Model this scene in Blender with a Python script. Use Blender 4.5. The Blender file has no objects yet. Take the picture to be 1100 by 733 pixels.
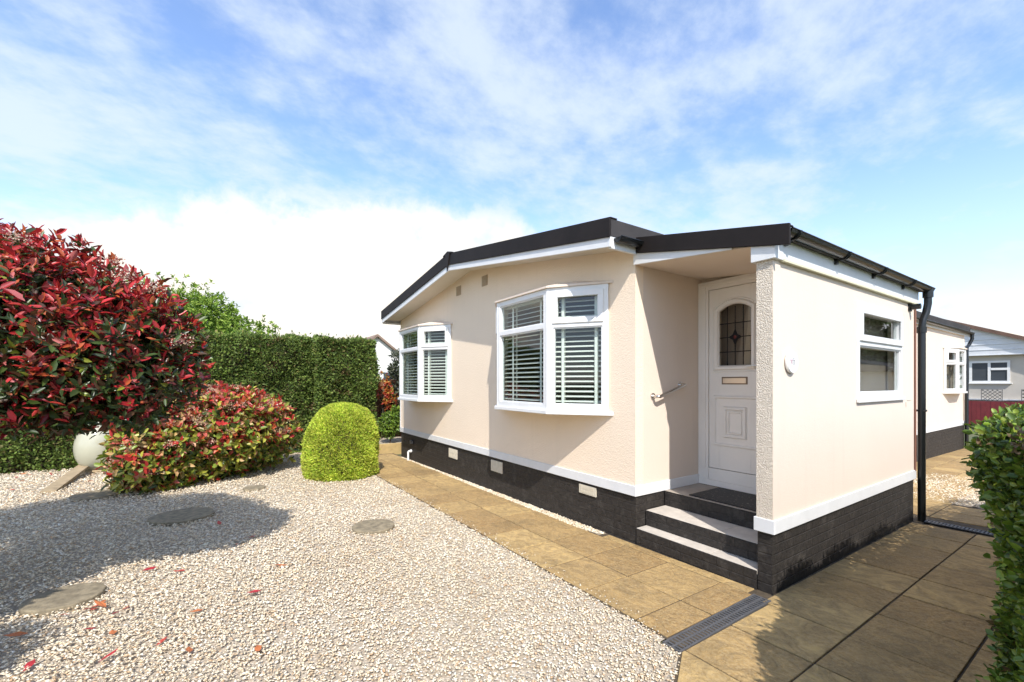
import bpy, bmesh, math, random
import numpy as np
from mathutils import Matrix, Vector

random.seed(7)
rng = np.random.default_rng(11)
R = math.radians
scene = bpy.context.scene
col = scene.collection

# ------------------------------------------------------------------ camera
cam_d = bpy.data.cameras.new('camera')
cam = bpy.data.objects.new('camera', cam_d)
col.objects.link(cam)
cam.location = (1.588, -3.409, 1.6)
cam.rotation_euler = (R(90), 0, 0.9814)
cam_d.sensor_width = 36
cam_d.lens = 36 * 462.16 / 1100
cam_d.shift_y = 44.84 / 1100
cam_d.clip_start = 0.05
cam_d.clip_end = 2000
scene.camera = cam

# ------------------------------------------------------------------ light and exposure
SUN_EL = 46.0
TO_SUN = Vector((0.908, -0.418, 0)).normalized()
SUN_AZ = math.atan2(TO_SUN.x, TO_SUN.y)
sd = bpy.data.lights.new('sun', 'SUN')
sd.energy = 2.75
sd.angle = R(0.53)
sd.color = (1.0, 0.955, 0.90)
sun = bpy.data.objects.new('sun', sd)
col.objects.link(sun)
vec = Vector((TO_SUN.x * math.cos(R(SUN_EL)), TO_SUN.y * math.cos(R(SUN_EL)), math.sin(R(SUN_EL))))
sun.rotation_euler = vec.to_track_quat('Z', 'Y').to_euler()
sun.location = (10, -8, 20)

scene.view_settings.view_transform = 'Standard'
scene.view_settings.look = 'None'
scene.view_settings.gamma = 1.0
scene.view_settings.exposure = 1.15
scene.view_settings.use_curve_mapping = False
try:
    scene.cycles.max_bounces = 8
    scene.cycles.transparent_max_bounces = 12
    scene.cycles.use_denoising = True
    scene.cycles.use_adaptive_sampling = True
    scene.cycles.adaptive_threshold = 0.02
except Exception:
    pass

world = bpy.data.worlds.new('World')
scene.world = world
world.use_nodes = True
wn, wl = world.node_tree.nodes, world.node_tree.links
wn.clear()


def N(nodes, t, **kw):
    n = nodes.new(t)
    for k, v in kw.items():
        setattr(n, k, v)
    return n


def build_sky():
    out = N(wn, 'ShaderNodeOutputWorld')
    sky = N(wn, 'ShaderNodeTexSky', sky_type='NISHITA')
    sky.sun_disc = False
    sky.sun_elevation = R(SUN_EL)
    sky.sun_rotation = SUN_AZ
    sky.altitude = 50
    sky.air_density = 1.0
    sky.dust_density = 0.4
    sky.ozone_density = 2.0
    bg = N(wn, 'ShaderNodeBackground')
    bg.inputs['Strength'].default_value = 0.15
    tn = N(wn, 'ShaderNodeMix', data_type='RGBA', blend_type='MULTIPLY')
    tn.inputs[0].default_value = 1.0
    tn.inputs[7].default_value = (0.96, 0.965, 1.03, 1)
    wl.new(sky.outputs[0], tn.inputs[6])
    wl.new(tn.outputs[2], bg.inputs['Color'])
    tc = N(wn, 'ShaderNodeTexCoord')
    sep = N(wn, 'ShaderNodeSeparateXYZ')
    wl.new(tc.outputs['Generated'], sep.inputs[0])

    def M(op, a, b=None, clamp=False):
        m = N(wn, 'ShaderNodeMath', operation=op)
        m.use_clamp = clamp
        for i, v in enumerate((a, b)):
            if v is None:
                continue
            if isinstance(v, (int, float)):
                m.inputs[i].default_value = v
            else:
                wl.new(v, m.inputs[i])
        return m.outputs[0]

    def ramp(v, a, b):
        m = N(wn, 'ShaderNodeMapRange', interpolation_type='SMOOTHSTEP')
        m.inputs['From Min'].default_value = a
        m.inputs['From Max'].default_value = b
        wl.new(v, m.inputs['Value'])
        return m.outputs[0]

    # high thin cloud: noise on a plane far above the ground
    zc = M('ADD', M('MAXIMUM', sep.outputs['Z'], 0.0), 0.16)
    u = M('DIVIDE', sep.outputs['X'], zc)
    v = M('DIVIDE', sep.outputs['Y'], zc)
    comb = N(wn, 'ShaderNodeCombineXYZ')
    wl.new(u, comb.inputs[0]); wl.new(v, comb.inputs[1])
    mp = N(wn, 'ShaderNodeMapping')
    mp.inputs['Scale'].default_value = (1.0, 0.75, 1.0)
    mp.inputs['Rotation'].default_value = (0, 0, R(20))
    mp.inputs['Location'].default_value = (2.35, 0.8, 0)
    wl.new(comb.outputs[0], mp.inputs[0])
    n1 = N(wn, 'ShaderNodeTexNoise')
    n1.inputs['Scale'].default_value = 1.7
    n1.inputs['Detail'].default_value = 9
    n1.inputs['Roughness'].default_value = 0.58
    n1.inputs['Distortion'].default_value = 0.25
    wl.new(mp.outputs[0], n1.inputs['Vector'])
    n2 = N(wn, 'ShaderNodeTexNoise')
    n2.inputs['Scale'].default_value = 7.5
    n2.inputs['Detail'].default_value = 6
    n2.inputs['Roughness'].default_value = 0.62
    wl.new(mp.outputs[0], n2.inputs['Vector'])
    thin = M('ADD', M('MULTIPLY', n1.outputs[0], 0.64), M('MULTIPLY', n2.outputs[0], 0.36))
    thin = M('MULTIPLY', ramp(thin, 0.385, 0.63), 0.78)
    # low heaped cloud banks: directions on the sphere
    nb = N(wn, 'ShaderNodeTexNoise')
    nb.inputs['Scale'].default_value = 5.0
    nb.inputs['Detail'].default_value = 8
    nb.inputs['Roughness'].default_value = 0.6
    wl.new(tc.outputs['Generated'], nb.inputs['Vector'])
    nf = N(wn, 'ShaderNodeTexNoise')
    nf.inputs['Scale'].default_value = 17.0
    nf.inputs['Detail'].default_value = 6
    nf.inputs['Roughness'].default_value = 0.6
    wl.new(tc.outputs['Generated'], nf.inputs['Vector'])
    bump = M('ADD', M('MULTIPLY', M('SUBTRACT', nb.outputs[0], 0.5), 0.36), M('MULTIPLY', M('SUBTRACT', nf.outputs[0], 0.5), 0.10))

    def bank(az_dir, width, top):
        d = N(wn, 'ShaderNodeVectorMath', operation='DOT_PRODUCT')
        wl.new(tc.outputs['Generated'], d.inputs[0])
        d.inputs[1].default_value = (az_dir[0], az_dir[1], 0)
        side = M('MULTIPLY', M('SUBTRACT', 1.0, d.outputs['Value']), 1.0 / width)
        h = M('ADD', M('ADD', sep.outputs['Z'], side), bump)
        return M('SUBTRACT', 1.0, ramp(h, top - 0.05, top + 0.06), clamp=True)
    b1 = bank((-0.955, 0.297), 0.80, 0.455)
    b2 = bank((-0.74, -0.67), 0.5, 0.30)
    b3 = bank((0.35, 0.94), 1.6, 0.20)
    banks = M('MAXIMUM', M('MAXIMUM', b1, b2), b3)
    mask = M('MAXIMUM', thin, banks, clamp=True)
    haze = M('MULTIPLY', M('SUBTRACT', 1.0, ramp(sep.outputs['Z'], 0.0, 0.42)), 0.62)
    mask = M('MAXIMUM', mask, haze, clamp=True)
    cl = N(wn, 'ShaderNodeBackground')
    # brightness of the cloud varies with its own thickness
    shade = N(wn, 'ShaderNodeMix', data_type='RGBA')
    shade.inputs[6].default_value = (0.70, 0.79, 0.91, 1)
    shade.inputs[7].default_value = (1.0, 0.93, 0.83, 1)
    puff = M('MULTIPLY', banks, ramp(M('ADD', M('MULTIPLY', nb.outputs[0], 0.6), M('MULTIPLY', nf.outputs[0], 0.4)), 0.32, 0.56))
    wl.new(puff, shade.inputs[0])
    wl.new(shade.outputs[2], cl.inputs['Color'])
    cl.inputs['Strength'].default_value = 0.56
    mix = N(wn, 'ShaderNodeMixShader')
    wl.new(mask, mix.inputs[0]); wl.new(bg.outputs[0], mix.inputs[1]); wl.new(cl.outputs[0], mix.inputs[2])
    wl.new(mix.outputs[0], out.inputs['Surface'])


build_sky()


# ------------------------------------------------------------------ object helpers
def tag(o, label=None, cat=None, group=None, kind=None):
    if label: o['label'] = label
    if cat: o['category'] = cat
    if group: o['group'] = group
    if kind: o['kind'] = kind
    return o


def thing(name, loc, label, cat, group=None, rz=0):
    o = bpy.data.objects.new(name, None)
    col.objects.link(o)
    o.empty_display_size = 0.2
    o.location = loc
    o.rotation_euler = (0, 0, rz)
    return tag(o, label, cat, group)


def link_mesh(name, me, mats, parent=None):
    if not isinstance(mats, (list, tuple)):
        mats = [mats]
    for m in mats:
        me.materials.append(m)
    o = bpy.data.objects.new(name, me)
    col.objects.link(o)
    if parent is not None:
        o.parent = parent
    return o


class MB:
    """collects faces, then links them as one mesh object"""
    def __init__(self):
        self.v, self.f, self.mi, self.fa = [], [], [], []

    def add(self, verts, faces, mi=0, tint=None):
        n = len(self.v)
        self.v += [tuple(p) for p in verts]
        for f in faces:
            self.f.append([i + n for i in f]); self.mi.append(mi)
            self.fa.append(tint if tint is not None else 0.5)
        return self

    def box(self, x0, x1, y0, y1, z0, z1, mi=0, M=None, tint=None):
        vs = [Vector((x, y, z)) for z in (z0, z1) for (x, y) in ((x0, y0), (x1, y0), (x1, y1), (x0, y1))]
        if M is not None:
            vs = [M @ p for p in vs]
        return self.add(vs, [(3, 2, 1, 0), (4, 5, 6, 7), (0, 1, 5, 4), (1, 2, 6, 5), (2, 3, 7, 6), (3, 0, 4, 7)], mi, tint)

    def prism(self, pts, z0, z1, mi=0, M=None, tint=None):
        """pts counter-clockwise in xy, extruded in z (floats or per-point lists)"""
        n = len(pts)
        zz0 = z0 if isinstance(z0, (list, tuple)) else [z0] * n
        zz1 = z1 if isinstance(z1, (list, tuple)) else [z1] * n
        vs = [Vector((p[0], p[1], zz0[i])) for i, p in enumerate(pts)] + [Vector((p[0], p[1], zz1[i])) for i, p in enumerate(pts)]
        if M is not None:
            vs = [M @ p for p in vs]
        fs = [tuple(reversed(range(n))), tuple(range(n, 2 * n))]
        for i in range(n):
            j = (i + 1) % n
            fs.append((i, j, n + j, n + i))
        return self.add(vs, fs, mi, tint)

    def prism_y(self, pts, y0, y1, mi=0):
        """pts (x, z) counter-clockwise seen from -y, extruded from y0 to y1"""
        n = len(pts)
        vs = [(p[0], y0, p[1]) for p in pts] + [(p[0], y1, p[1]) for p in pts]
        fs = [tuple(range(n)), tuple(reversed(range(n, 2 * n)))]
        for i in range(n):
            j = (i + 1) % n
            fs.append((j, i, n + i, n + j))
        return self.add(vs, fs, mi)

    def tube(self, path, r, seg=12, mi=0, caps=True):
        path = [Vector(p) for p in path]
        n = len(path)
        rs = r if isinstance(r, (list, tuple)) else [r] * n
        rings, prev = [], None
        for i, p in enumerate(path):
            d = (path[min(i + 1, n - 1)] - path[max(i - 1, 0)]).normalized()
            if prev is None:
                a = d.orthogonal().normalized()
            else:
                a = (prev - d * prev.dot(d))
                a = a.normalized() if a.length > 1e-6 else d.orthogonal().normalized()
            prev = a
            b = d.cross(a)
            rings.append([p + (a * math.cos(2 * math.pi * k / seg) + b * math.sin(2 * math.pi * k / seg)) * rs[i] for k in range(seg)])
        vs = [q for ring in rings for q in ring]
        fs = []
        for i in range(n - 1):
            for k in range(seg):
                k2 = (k + 1) % seg
                fs.append((i * seg + k, i * seg + k2, (i + 1) * seg + k2, (i + 1) * seg + k))
        if caps:
            fs.append(tuple(reversed(range(seg))))
            fs.append(tuple(range((n - 1) * seg, n * seg)))
        return self.add(vs, fs, mi)

    def lathe(self, prof, seg=24, M=None, mi=0):
        """prof (r, z) from bottom to top"""
        vs, fs = [], []
        for (r, z) in prof:
            for k in range(seg):
                a = 2 * math.pi * k / seg
                p = Vector((r * math.cos(a), r * math.sin(a), z))
                vs.append(M @ p if M is not None else p)
        for i in range(len(prof) - 1):
            for k in range(seg):
                k2 = (k + 1) % seg
                fs.append((i * seg + k, i * seg + k2, (i + 1) * seg + k2, (i + 1) * seg + k))
        fs.append(tuple(reversed(range(seg))))
        fs.append(tuple(range((len(prof) - 1) * seg, len(prof) * seg)))
        return self.add(vs, fs, mi)

    def build(self, name, mats, parent=None, bevel=0.0, smooth=False, seg=2):
        me = bpy.data.meshes.new(name)
        me.from_pydata(self.v, [], self.f)
        me.validate()
        if len(me.polygons) == len(self.mi):
            me.polygons.foreach_set('material_index', self.mi)
            at = me.attributes.new('tint', 'FLOAT', 'FACE')
            at.data.foreach_set('value', self.fa)
        bm = bmesh.new(); bm.from_mesh(me)
        bmesh.ops.recalc_face_normals(bm, faces=bm.faces)
        bm.to_mesh(me); bm.free()
        o = link_mesh(name, me, mats, parent)
        if smooth:
            me.polygons.foreach_set('use_smooth', [True] * len(me.polygons))
            try:
                me.set_sharp_from_angle(angle=R(40))
            except Exception:
                pass
        if bevel > 0:
            b = o.modifiers.new('bevel', 'BEVEL')
            b.width = bevel; b.segments = seg; b.limit_method = 'ANGLE'; b.angle_limit = R(40)
        return o


def np_mesh(name, verts, faces, mats, parent=None, colors=None, smooth=False):
    """verts (n,3), faces (m,k) one polygon size, colors (n,3) stored as point colours"""
    me = bpy.data.meshes.new(name)
    nv, (nf, k) = len(verts), faces.shape
    me.vertices.add(nv)
    me.vertices.foreach_set('co', np.ascontiguousarray(verts, dtype=np.float32).ravel())
    me.loops.add(nf * k)
    me.loops.foreach_set('vertex_index', np.ascontiguousarray(faces, dtype=np.int32).ravel())
    me.polygons.add(nf)
    me.polygons.foreach_set('loop_start', np.arange(0, nf * k, k, dtype=np.int32))
    me.polygons.foreach_set('loop_total', np.full(nf, k, dtype=np.int32))
    if smooth:
        me.polygons.foreach_set('use_smooth', np.ones(nf, dtype=bool))
    if colors is not None:
        ca = me.attributes.new('leaf_colour', 'FLOAT_COLOR', 'POINT')
        c4 = np.ones((nv, 4), dtype=np.float32); c4[:, :3] = colors
        ca.data.foreach_set('color', c4.ravel())
    me.update(calc_edges=True)
    return link_mesh(name, me, mats, parent)


# ------------------------------------------------------------------ materials
def mat(name):
    m = bpy.data.materials.new(name)
    m.use_nodes = True
    nt = m.node_tree
    b = nt.nodes['Principled BSDF']
    return m, nt.nodes, nt.links, b


def mixc(nodes, links, fac, a, b):
    n = nodes.new('ShaderNodeMix'); n.data_type = 'RGBA'
    if isinstance(fac, (int, float)): n.inputs[0].default_value = fac
    else: links.new(fac, n.inputs[0])
    for i, c in ((6, a), (7, b)):
        if isinstance(c, tuple): n.inputs[i].default_value = (*c, 1)
        else: links.new(c, n.inputs[i])
    return n.outputs[2]


def mrange(nodes, links, v, a, b, c=0.0, d=1.0):
    n = nodes.new('ShaderNodeMapRange')
    n.inputs['From Min'].default_value = a; n.inputs['From Max'].default_value = b
    n.inputs['To Min'].default_value = c; n.inputs['To Max'].default_value = d
    links.new(v, n.inputs['Value'])
    return n.outputs[0]


def noise(nodes, links, scale, detail=4, rough=0.55, vec=None):
    n = nodes.new('ShaderNodeTexNoise')
    n.inputs['Scale'].default_value = scale; n.inputs['Detail'].default_value = detail
    n.inputs['Roughness'].default_value = rough
    if vec is None:
        tc = nodes.new('ShaderNodeTexCoord'); vec = tc.outputs['Object']
    links.new(vec, n.inputs['Vector'])
    return n.outputs[0]


def bump(nodes, links, h, strength, dist, b, prev=None):
    n = nodes.new('ShaderNodeBump')
    n.inputs['Strength'].default_value = strength; n.inputs['Distance'].default_value = dist
    links.new(h, n.inputs['Height'])
    if prev is not None: links.new(prev, n.inputs['Normal'])
    if b is not None: links.new(n.outputs[0], b.inputs['Normal'])
    return n.outputs[0]


def simple(name, c, rough=0.5, var=0.12, scale=6.0, metal=0.0, bmp=0.0, bscale=60.0, spec=0.5):
    m, n, l, b = mat(name)
    nz = noise(n, l, scale, 5, 0.6)
    lo = tuple(x * (1 - var) for x in c); hi = tuple(min(1, x * (1 + var)) for x in c)
    l.new(mixc(n, l, mrange(n, l, nz, 0.3, 0.7), lo, hi), b.inputs['Base Color'])
    b.inputs['Roughness'].default_value = rough
    b.inputs['Metallic'].default_value = metal
    b.inputs['Specular IOR Level'].default_value = spec
    if bmp > 0:
        bump(n, l, noise(n, l, bscale, 4, 0.6), bmp, 0.004, b)
    return m


def render_mat(name, c, dash):
    m, n, l, b = mat(name)
    big = noise(n, l, 0.9, 5, 0.6)
    lo = tuple(x * 0.95 for x in c)
    base = mixc(n, l, mrange(n, l, big, 0.3, 0.7), lo, c)
    # faint vertical rain streaks
    tc = n.new('ShaderNodeTexCoord'); mp = n.new('ShaderNodeMapping')
    mp.inputs['Scale'].default_value = (9, 9, 0.5); l.new(tc.outputs['Object'], mp.inputs[0])
    st = noise(n, l, 1.0, 4, 0.6, mp.outputs[0])
    base = mixc(n, l, mrange(n, l, st, 0.56, 0.8, 0.0, 0.35), base, tuple(x * 0.86 for x in c))
    l.new(base, b.inputs['Base Color'])
    b.inputs['Roughness'].default_value = 0.85
    b.inputs['Specular IOR Level'].default_value = 0.25
    vo = n.new('ShaderNodeTexVoronoi'); vo.inputs['Scale'].default_value = 75 if dash else 150
    l.new(tc.outputs['Object'], vo.inputs['Vector'])
    inv = mrange(n, l, vo.outputs['Distance'], 0.0, 0.7, 1.0, 0.0)
    h = noise(n, l, 22, 4, 0.65)
    p = bump(n, l, inv, 0.30 if dash else 0.22, 0.008 if dash else 0.004, None)
    bump(n, l, h, 0.25, 0.006, b, p)
    return m


def brick_mat(name):
    m, n, l, b = mat(name)
    tc = n.new('ShaderNodeTexCoord'); sp = n.new('ShaderNodeSeparateXYZ')
    l.new(tc.outputs['Object'], sp.inputs[0])
    ad = n.new('ShaderNodeMath'); ad.operation = 'ADD'
    l.new(sp.outputs['X'], ad.inputs[0]); l.new(sp.outputs['Y'], ad.inputs[1])
    cb = n.new('ShaderNodeCombineXYZ'); l.new(ad.outputs[0], cb.inputs[0]); l.new(sp.outputs['Z'], cb.inputs[1])
    br = n.new('ShaderNodeTexBrick')
    br.inputs['Scale'].default_value = 1.0
    br.inputs['Brick Width'].default_value = 0.225
    br.inputs['Row Height'].default_value = 0.075
    br.inputs['Mortar Size'].default_value = 0.006
    br.inputs['Mortar Smooth'].default_value = 0.6
    br.inputs['Color1'].default_value = (0.9, 0.9, 0.9, 1); br.inputs['Color2'].default_value = (0.6, 0.6, 0.6, 1)
    br.inputs['Mortar'].default_value = (0, 0, 0, 1)
    l.new(cb.outputs[0], br.inputs['Vector'])
    nz = noise(n, l, 30, 6, 0.7)
    wear = noise(n, l, 7, 6, 0.75)
    c = mixc(n, l, mrange(n, l, nz, 0.35, 0.7), (0.019, 0.0165, 0.015), (0.042, 0.036, 0.031))
    c = mixc(n, l, mrange(n, l, wear, 0.52, 0.74, 0.0, 0.7), c, (0.085, 0.076, 0.066))
    l.new(c, b.inputs['Base Color'])
    b.inputs['Roughness'].default_value = 0.62
    b.inputs['Specular IOR Level'].default_value = 0.32
    p = bump(n, l, br.outputs['Color'], 0.8, 0.010, None)
    bump(n, l, nz, 0.8, 0.008, b, p)
    return m


def slab_mat(name):
    m, n, l, b = mat(name)
    at = n.new('ShaderNodeAttribute'); at.attribute_name = 'tint'
    tc = n.new('ShaderNodeTexCoord')
    # every slab samples its own patch of the riven pattern
    off = n.new('ShaderNodeVectorMath'); off.operation = 'MULTIPLY_ADD'
    off.inputs[1].default_value = (1, 1, 1)
    l.new(tc.outputs['Object'], off.inputs[0])
    cmb = n.new('ShaderNodeCombineXYZ')
    ml = n.new('ShaderNodeMath'); ml.operation = 'MULTIPLY'; ml.inputs[1].default_value = 37.0
    l.new(at.outputs['Fac'], ml.inputs[0]); l.new(ml.outputs[0], cmb.inputs[2])
    l.new(cmb.outputs[0], off.inputs[2])
    v = off.outputs[0]
    mp = n.new('ShaderNodeMapping'); mp.inputs['Scale'].default_value = (1.0, 1.3, 1.0); l.new(v, mp.inputs[0])
    riv = n.new('ShaderNodeTexNoise'); riv.inputs['Scale'].default_value = 4.6; riv.inputs['Detail'].default_value = 7
    riv.inputs['Roughness'].default_value = 0.62; riv.inputs['Distortion'].default_value = 2.2
    l.new(mp.outputs[0], riv.inputs['Vector'])
    spk = noise(n, l, 60, 5, 0.7, v)
    c = mixc(n, l, at.outputs['Fac'], (0.28, 0.163, 0.055), (0.54, 0.368, 0.145))
    c = mixc(n, l, mrange(n, l, riv.outputs[0], 0.40, 0.66), mixc(n, l, 0.72, c, (0.20, 0.13, 0.055)), c)
    c = mixc(n, l, mrange(n, l, spk, 0.4, 0.75, 0.0, 0.45), c, (0.50, 0.40, 0.25))
    # pale veins where the cleft layers break
    vn = noise(n, l, 9, 6, 0.7, mp.outputs[0])
    ab = n.new('ShaderNodeMath'); ab.operation = 'SUBTRACT'; ab.inputs[1].default_value = 0.5; l.new(vn, ab.inputs[0])
    a2 = n.new('ShaderNodeMath'); a2.operation = 'ABSOLUTE'; l.new(ab.outputs[0], a2.inputs[0])
    c = mixc(n, l, mrange(n, l, a2.outputs[0], 0.0, 0.035, 0.40, 0.0), c, (0.56, 0.39, 0.17))
    dirt = noise(n, l, 1.9, 7, 0.72)
    c = mixc(n, l, mrange(n, l, dirt, 0.48, 0.72, 0.0, 0.6), c, (0.15, 0.11, 0.055))
    l.new(c, b.inputs['Base Color'])
    b.inputs['Roughness'].default_value = 0.8
    b.inputs['Specular IOR Level'].default_value = 0.3
    p = bump(n, l, riv.outputs[0], 0.7, 0.03, None)
    bump(n, l, spk, 0.25, 0.004, b, p)
    return m


def attr_leaf_mat(name, rough=0.42, trans=0.3, spec=0.4):
    m, n, l, b = mat(name)
    at = n.new('ShaderNodeAttribute'); at.attribute_name = 'leaf_colour'
    l.new(at.outputs['Color'], b.inputs['Base Color'])
    b.inputs['Roughness'].default_value = rough
    b.inputs['Specular IOR Level'].default_value = spec
    tr = n.new('ShaderNodeBsdfTranslucent'); l.new(at.outputs['Color'], tr.inputs['Color'])
    mx = n.new('ShaderNodeMixShader'); mx.inputs[0].default_value = trans
    l.new(b.outputs[0], mx.inputs[1]); l.new(tr.outputs[0], mx.inputs[2])
    l.new(mx.outputs[0], n['Material Output'].inputs['Surface'])
    return m


def attr_mat(name, rough=0.9, spec=0.2):
    m, n, l, b = mat(name)
    at = n.new('ShaderNodeAttribute'); at.attribute_name = 'leaf_colour'
    nz = noise(n, l, 120, 3, 0.6)
    l.new(mixc(n, l, mrange(n, l, nz, 0.35, 0.7, 0.0, 0.25), at.outputs['Color'], (0.42, 0.35, 0.27)), b.inputs['Base Color'])
    b.inputs['Roughness'].default_value = rough
    b.inputs['Specular IOR Level'].default_value = spec
    return m


def glass_mat(name, tintc=(0.9, 0.94, 0.93), refl=1.6):
    m, n, l, b = mat(name)
    n.remove(b)
    fr = n.new('ShaderNodeFresnel'); fr.inputs['IOR'].default_value = 1.5
    mu = n.new('ShaderNodeMath'); mu.operation = 'MULTIPLY'; mu.use_clamp = True; mu.inputs[1].default_value = refl
    l.new(fr.outputs[0], mu.inputs[0])
    ge = n.new('ShaderNodeNewGeometry'); inv = n.new('ShaderNodeMath'); inv.operation = 'SUBTRACT'; inv.inputs[0].default_value = 1.0
    l.new(ge.outputs['Backfacing'], inv.inputs[1])
    front = n.new('ShaderNodeMath'); front.operation = 'MULTIPLY'
    l.new(mu.outputs[0], front.inputs[0]); l.new(inv.outputs[0], front.inputs[1])
    tr = n.new('ShaderNodeBsdfTransparent'); tr.inputs['Color'].default_value = (*tintc, 1)
    gl = n.new('ShaderNodeBsdfGlossy'); gl.inputs['Roughness'].default_value = 0.003
    nz = noise(n, l, 1.2, 2, 0.5)
    bp = bump(n, l, nz, 0.04, 0.02, None); l.new(bp, gl.inputs['Normal'])
    mx = n.new('ShaderNodeMixShader')
    l.new(front.outputs[0], mx.inputs[0]); l.new(tr.outputs[0], mx.inputs[1]); l.new(gl.outputs[0], mx.inputs[2])
    l.new(mx.outputs[0], n['Material Output'].inputs['Surface'])
    return m


CREAM = (0.87, 0.718, 0.55)
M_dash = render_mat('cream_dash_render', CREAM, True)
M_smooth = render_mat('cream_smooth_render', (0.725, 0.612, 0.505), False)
M_brick = brick_mat('black_painted_brick')
M_white = simple('white_upvc', (0.74, 0.735, 0.715), 0.3, 0.05, 5)
M_trim = simple('white_trim', (0.71, 0.71, 0.70), 0.4, 0.05, 5)
M_door = simple('white_door', (0.80, 0.755, 0.69), 0.32, 0.03, 3)
M_dark = simple('dark_brown_plastic', (0.015, 0.011, 0.0095), 0.6, 0.25, 4, bmp=0.06, spec=0.22)
M_black = simple('black_gutter_plastic', (0.007, 0.008, 0.008), 0.3, 0.2, 5)
M_roof = simple('dark_roof_sheet', (0.035, 0.03, 0.028), 0.75, 0.3, 3, bmp=0.4, bscale=40)
M_blind = simple('off_white_blind', (0.80, 0.77, 0.70), 0.5, 0.04, 6)
M_glass = glass_mat('window_glass')
M_chrome = simple('brushed_steel', (0.62, 0.60, 0.57), 0.22, 0.08, 8, metal=1.0)
M_room = simple('room_lining', (0.22, 0.16, 0.12), 0.9, 0.15, 2)
M_curtain = simple('pale_curtain', (0.62, 0.58, 0.50), 0.9, 0.06, 4)
M_dark_curtain = simple('dark_red_curtain', (0.10, 0.03, 0.025), 0.9, 0.1, 4)
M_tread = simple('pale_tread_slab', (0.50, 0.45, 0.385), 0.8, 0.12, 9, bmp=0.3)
M_mat, _n, _l, _b = mat('black_rubber')
_sp = noise(_n, _l, 55, 2, 0.5)
_l.new(mixc(_n, _l, mrange(_n, _l, _sp, 0.64, 0.70, 0.0, 0.6), (0.012, 0.011, 0.011), (0.35, 0.32, 0.28)), _b.inputs['Base Color'])
_b.inputs['Roughness'].default_value = 0.6
M_vent = simple('buff_vent', (0.60, 0.54, 0.42), 0.75, 0.1, 20)
M_vent_brown = simple('tan_vent', (0.42, 0.32, 0.21), 0.6, 0.1, 20)
M_drain = simple('grey_drain', (0.085, 0.085, 0.088), 0.5, 0.15, 20)
M_drain_in = simple('drain_channel_inside', (0.01, 0.01, 0.01), 0.9, 0.1, 20)
M_slab = slab_mat('riven_sandstone_slab')
M_mortar = simple('slab_joint_mortar', (0.075, 0.055, 0.033), 0.95, 0.4, 12, bmp=0.5)
M_stone = attr_mat('gravel_chip')
M_lead = simple('lead_strip', (0.015, 0.015, 0.016), 0.8, 0.1, 20, spec=0.1)
M_leaf = attr_leaf_mat('glossy_leaf', 0.34, 0.25, 0.5)
M_matte_leaf = attr_leaf_mat('matte_leaf', 0.6, 0.3, 0.25)
M_twig = simple('twig', (0.055, 0.038, 0.024), 0.9, 0.3, 12, bmp=0.5)
M_bark = simple('bark', (0.075, 0.055, 0.04), 0.9, 0.35, 14, bmp=0.8, bscale=35)
M_timber = simple('weathered_timber', (0.33, 0.25, 0.15), 0.85, 0.25, 8, bmp=0.4)


def g(x, y):
    """height of the gently falling ground"""
    return 0.015 * min(max(x, -11.0), 3.0) - 0.013 * min(max(y, -6.0), 30.0)


# ------------------------------------------------------------------ ground
def ground_sheet():
    m, n, l, b = mat('ground_soil_grass')
    a = noise(n, l, 0.35, 6, 0.6); c = noise(n, l, 9, 5, 0.7)
    base = mixc(n, l, mrange(n, l, a, 0.4, 0.62), (0.055, 0.085, 0.022), (0.13, 0.115, 0.06))
    l.new(mixc(n, l, mrange(n, l, c, 0.4, 0.7, 0, 0.6), base, (0.10, 0.12, 0.05)), b.inputs['Base Color'])
    b.inputs['Roughness'].default_value = 0.95
    bump(n, l, c, 0.6, 0.03, b)
    xs, ys = [-500, -11, 3, 500], [-500, -6, 30, 500]
    v = [(x, y, g(x, y) - 0.03) for y in ys for x in xs]
    f = [(j * 4 + i, j * 4 + i + 1, (j + 1) * 4 + i + 1, (j + 1) * 4 + i) for j in range(3) for i in range(3)]
    mb = MB(); mb.add(v, f)
    tag(mb.build('ground', m), kind='structure')


ground_sheet()


def clip_poly(poly, a, b, c):
    """keep the part where a*x + b*y + c >= 0"""
    out = []
    for i in range(len(poly)):
        p, q = poly[i], poly[(i + 1) % len(poly)]
        dp, dq = a * p[0] + b * p[1] + c, a * q[0] + b * q[1] + c
        if dp >= 0: out.append(p)
        if (dp >= 0) != (dq >= 0):
            t = dp / (dp - dq)
            out.append((p[0] + t * (q[0] - p[0]), p[1] + t * (q[1] - p[1])))
    return out


def sheet(name, pts, lift, m, kind='structure', fine=None):
    """flat polygon following the ground"""
    mb = MB()
    mb.add([(x, y, g(x, y) + lift) for x, y in pts], [tuple(range(len(pts)))])
    o = mb.build(name, m)
    return tag(o, kind=kind)


def slab_prism(mb, pts, top, depth=0.05):
    jit = random.uniform(-0.0015, 0.003)
    zt = [g(x, y) + top + jit for x, y in pts]
    mb.prism(pts, [z - depth for z in zt], zt, tint=random.random())


def rect(x0, x1, y0, y1, gap=0.006):
    return [(x0 + gap, y0 + gap), (x1 - gap, y0 + gap), (x1 - gap, y1 - gap), (x0 + gap, y1 - gap)]


# gravel boundary on the right: a line from the drain end towards the camera
GX, GY = 0.04, -1.19
GD = Vector((0.142, -0.247)).normalized()
# outside (paved) side normal
GN = Vector((-GD.y, GD.x))          # points to +x


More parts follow.
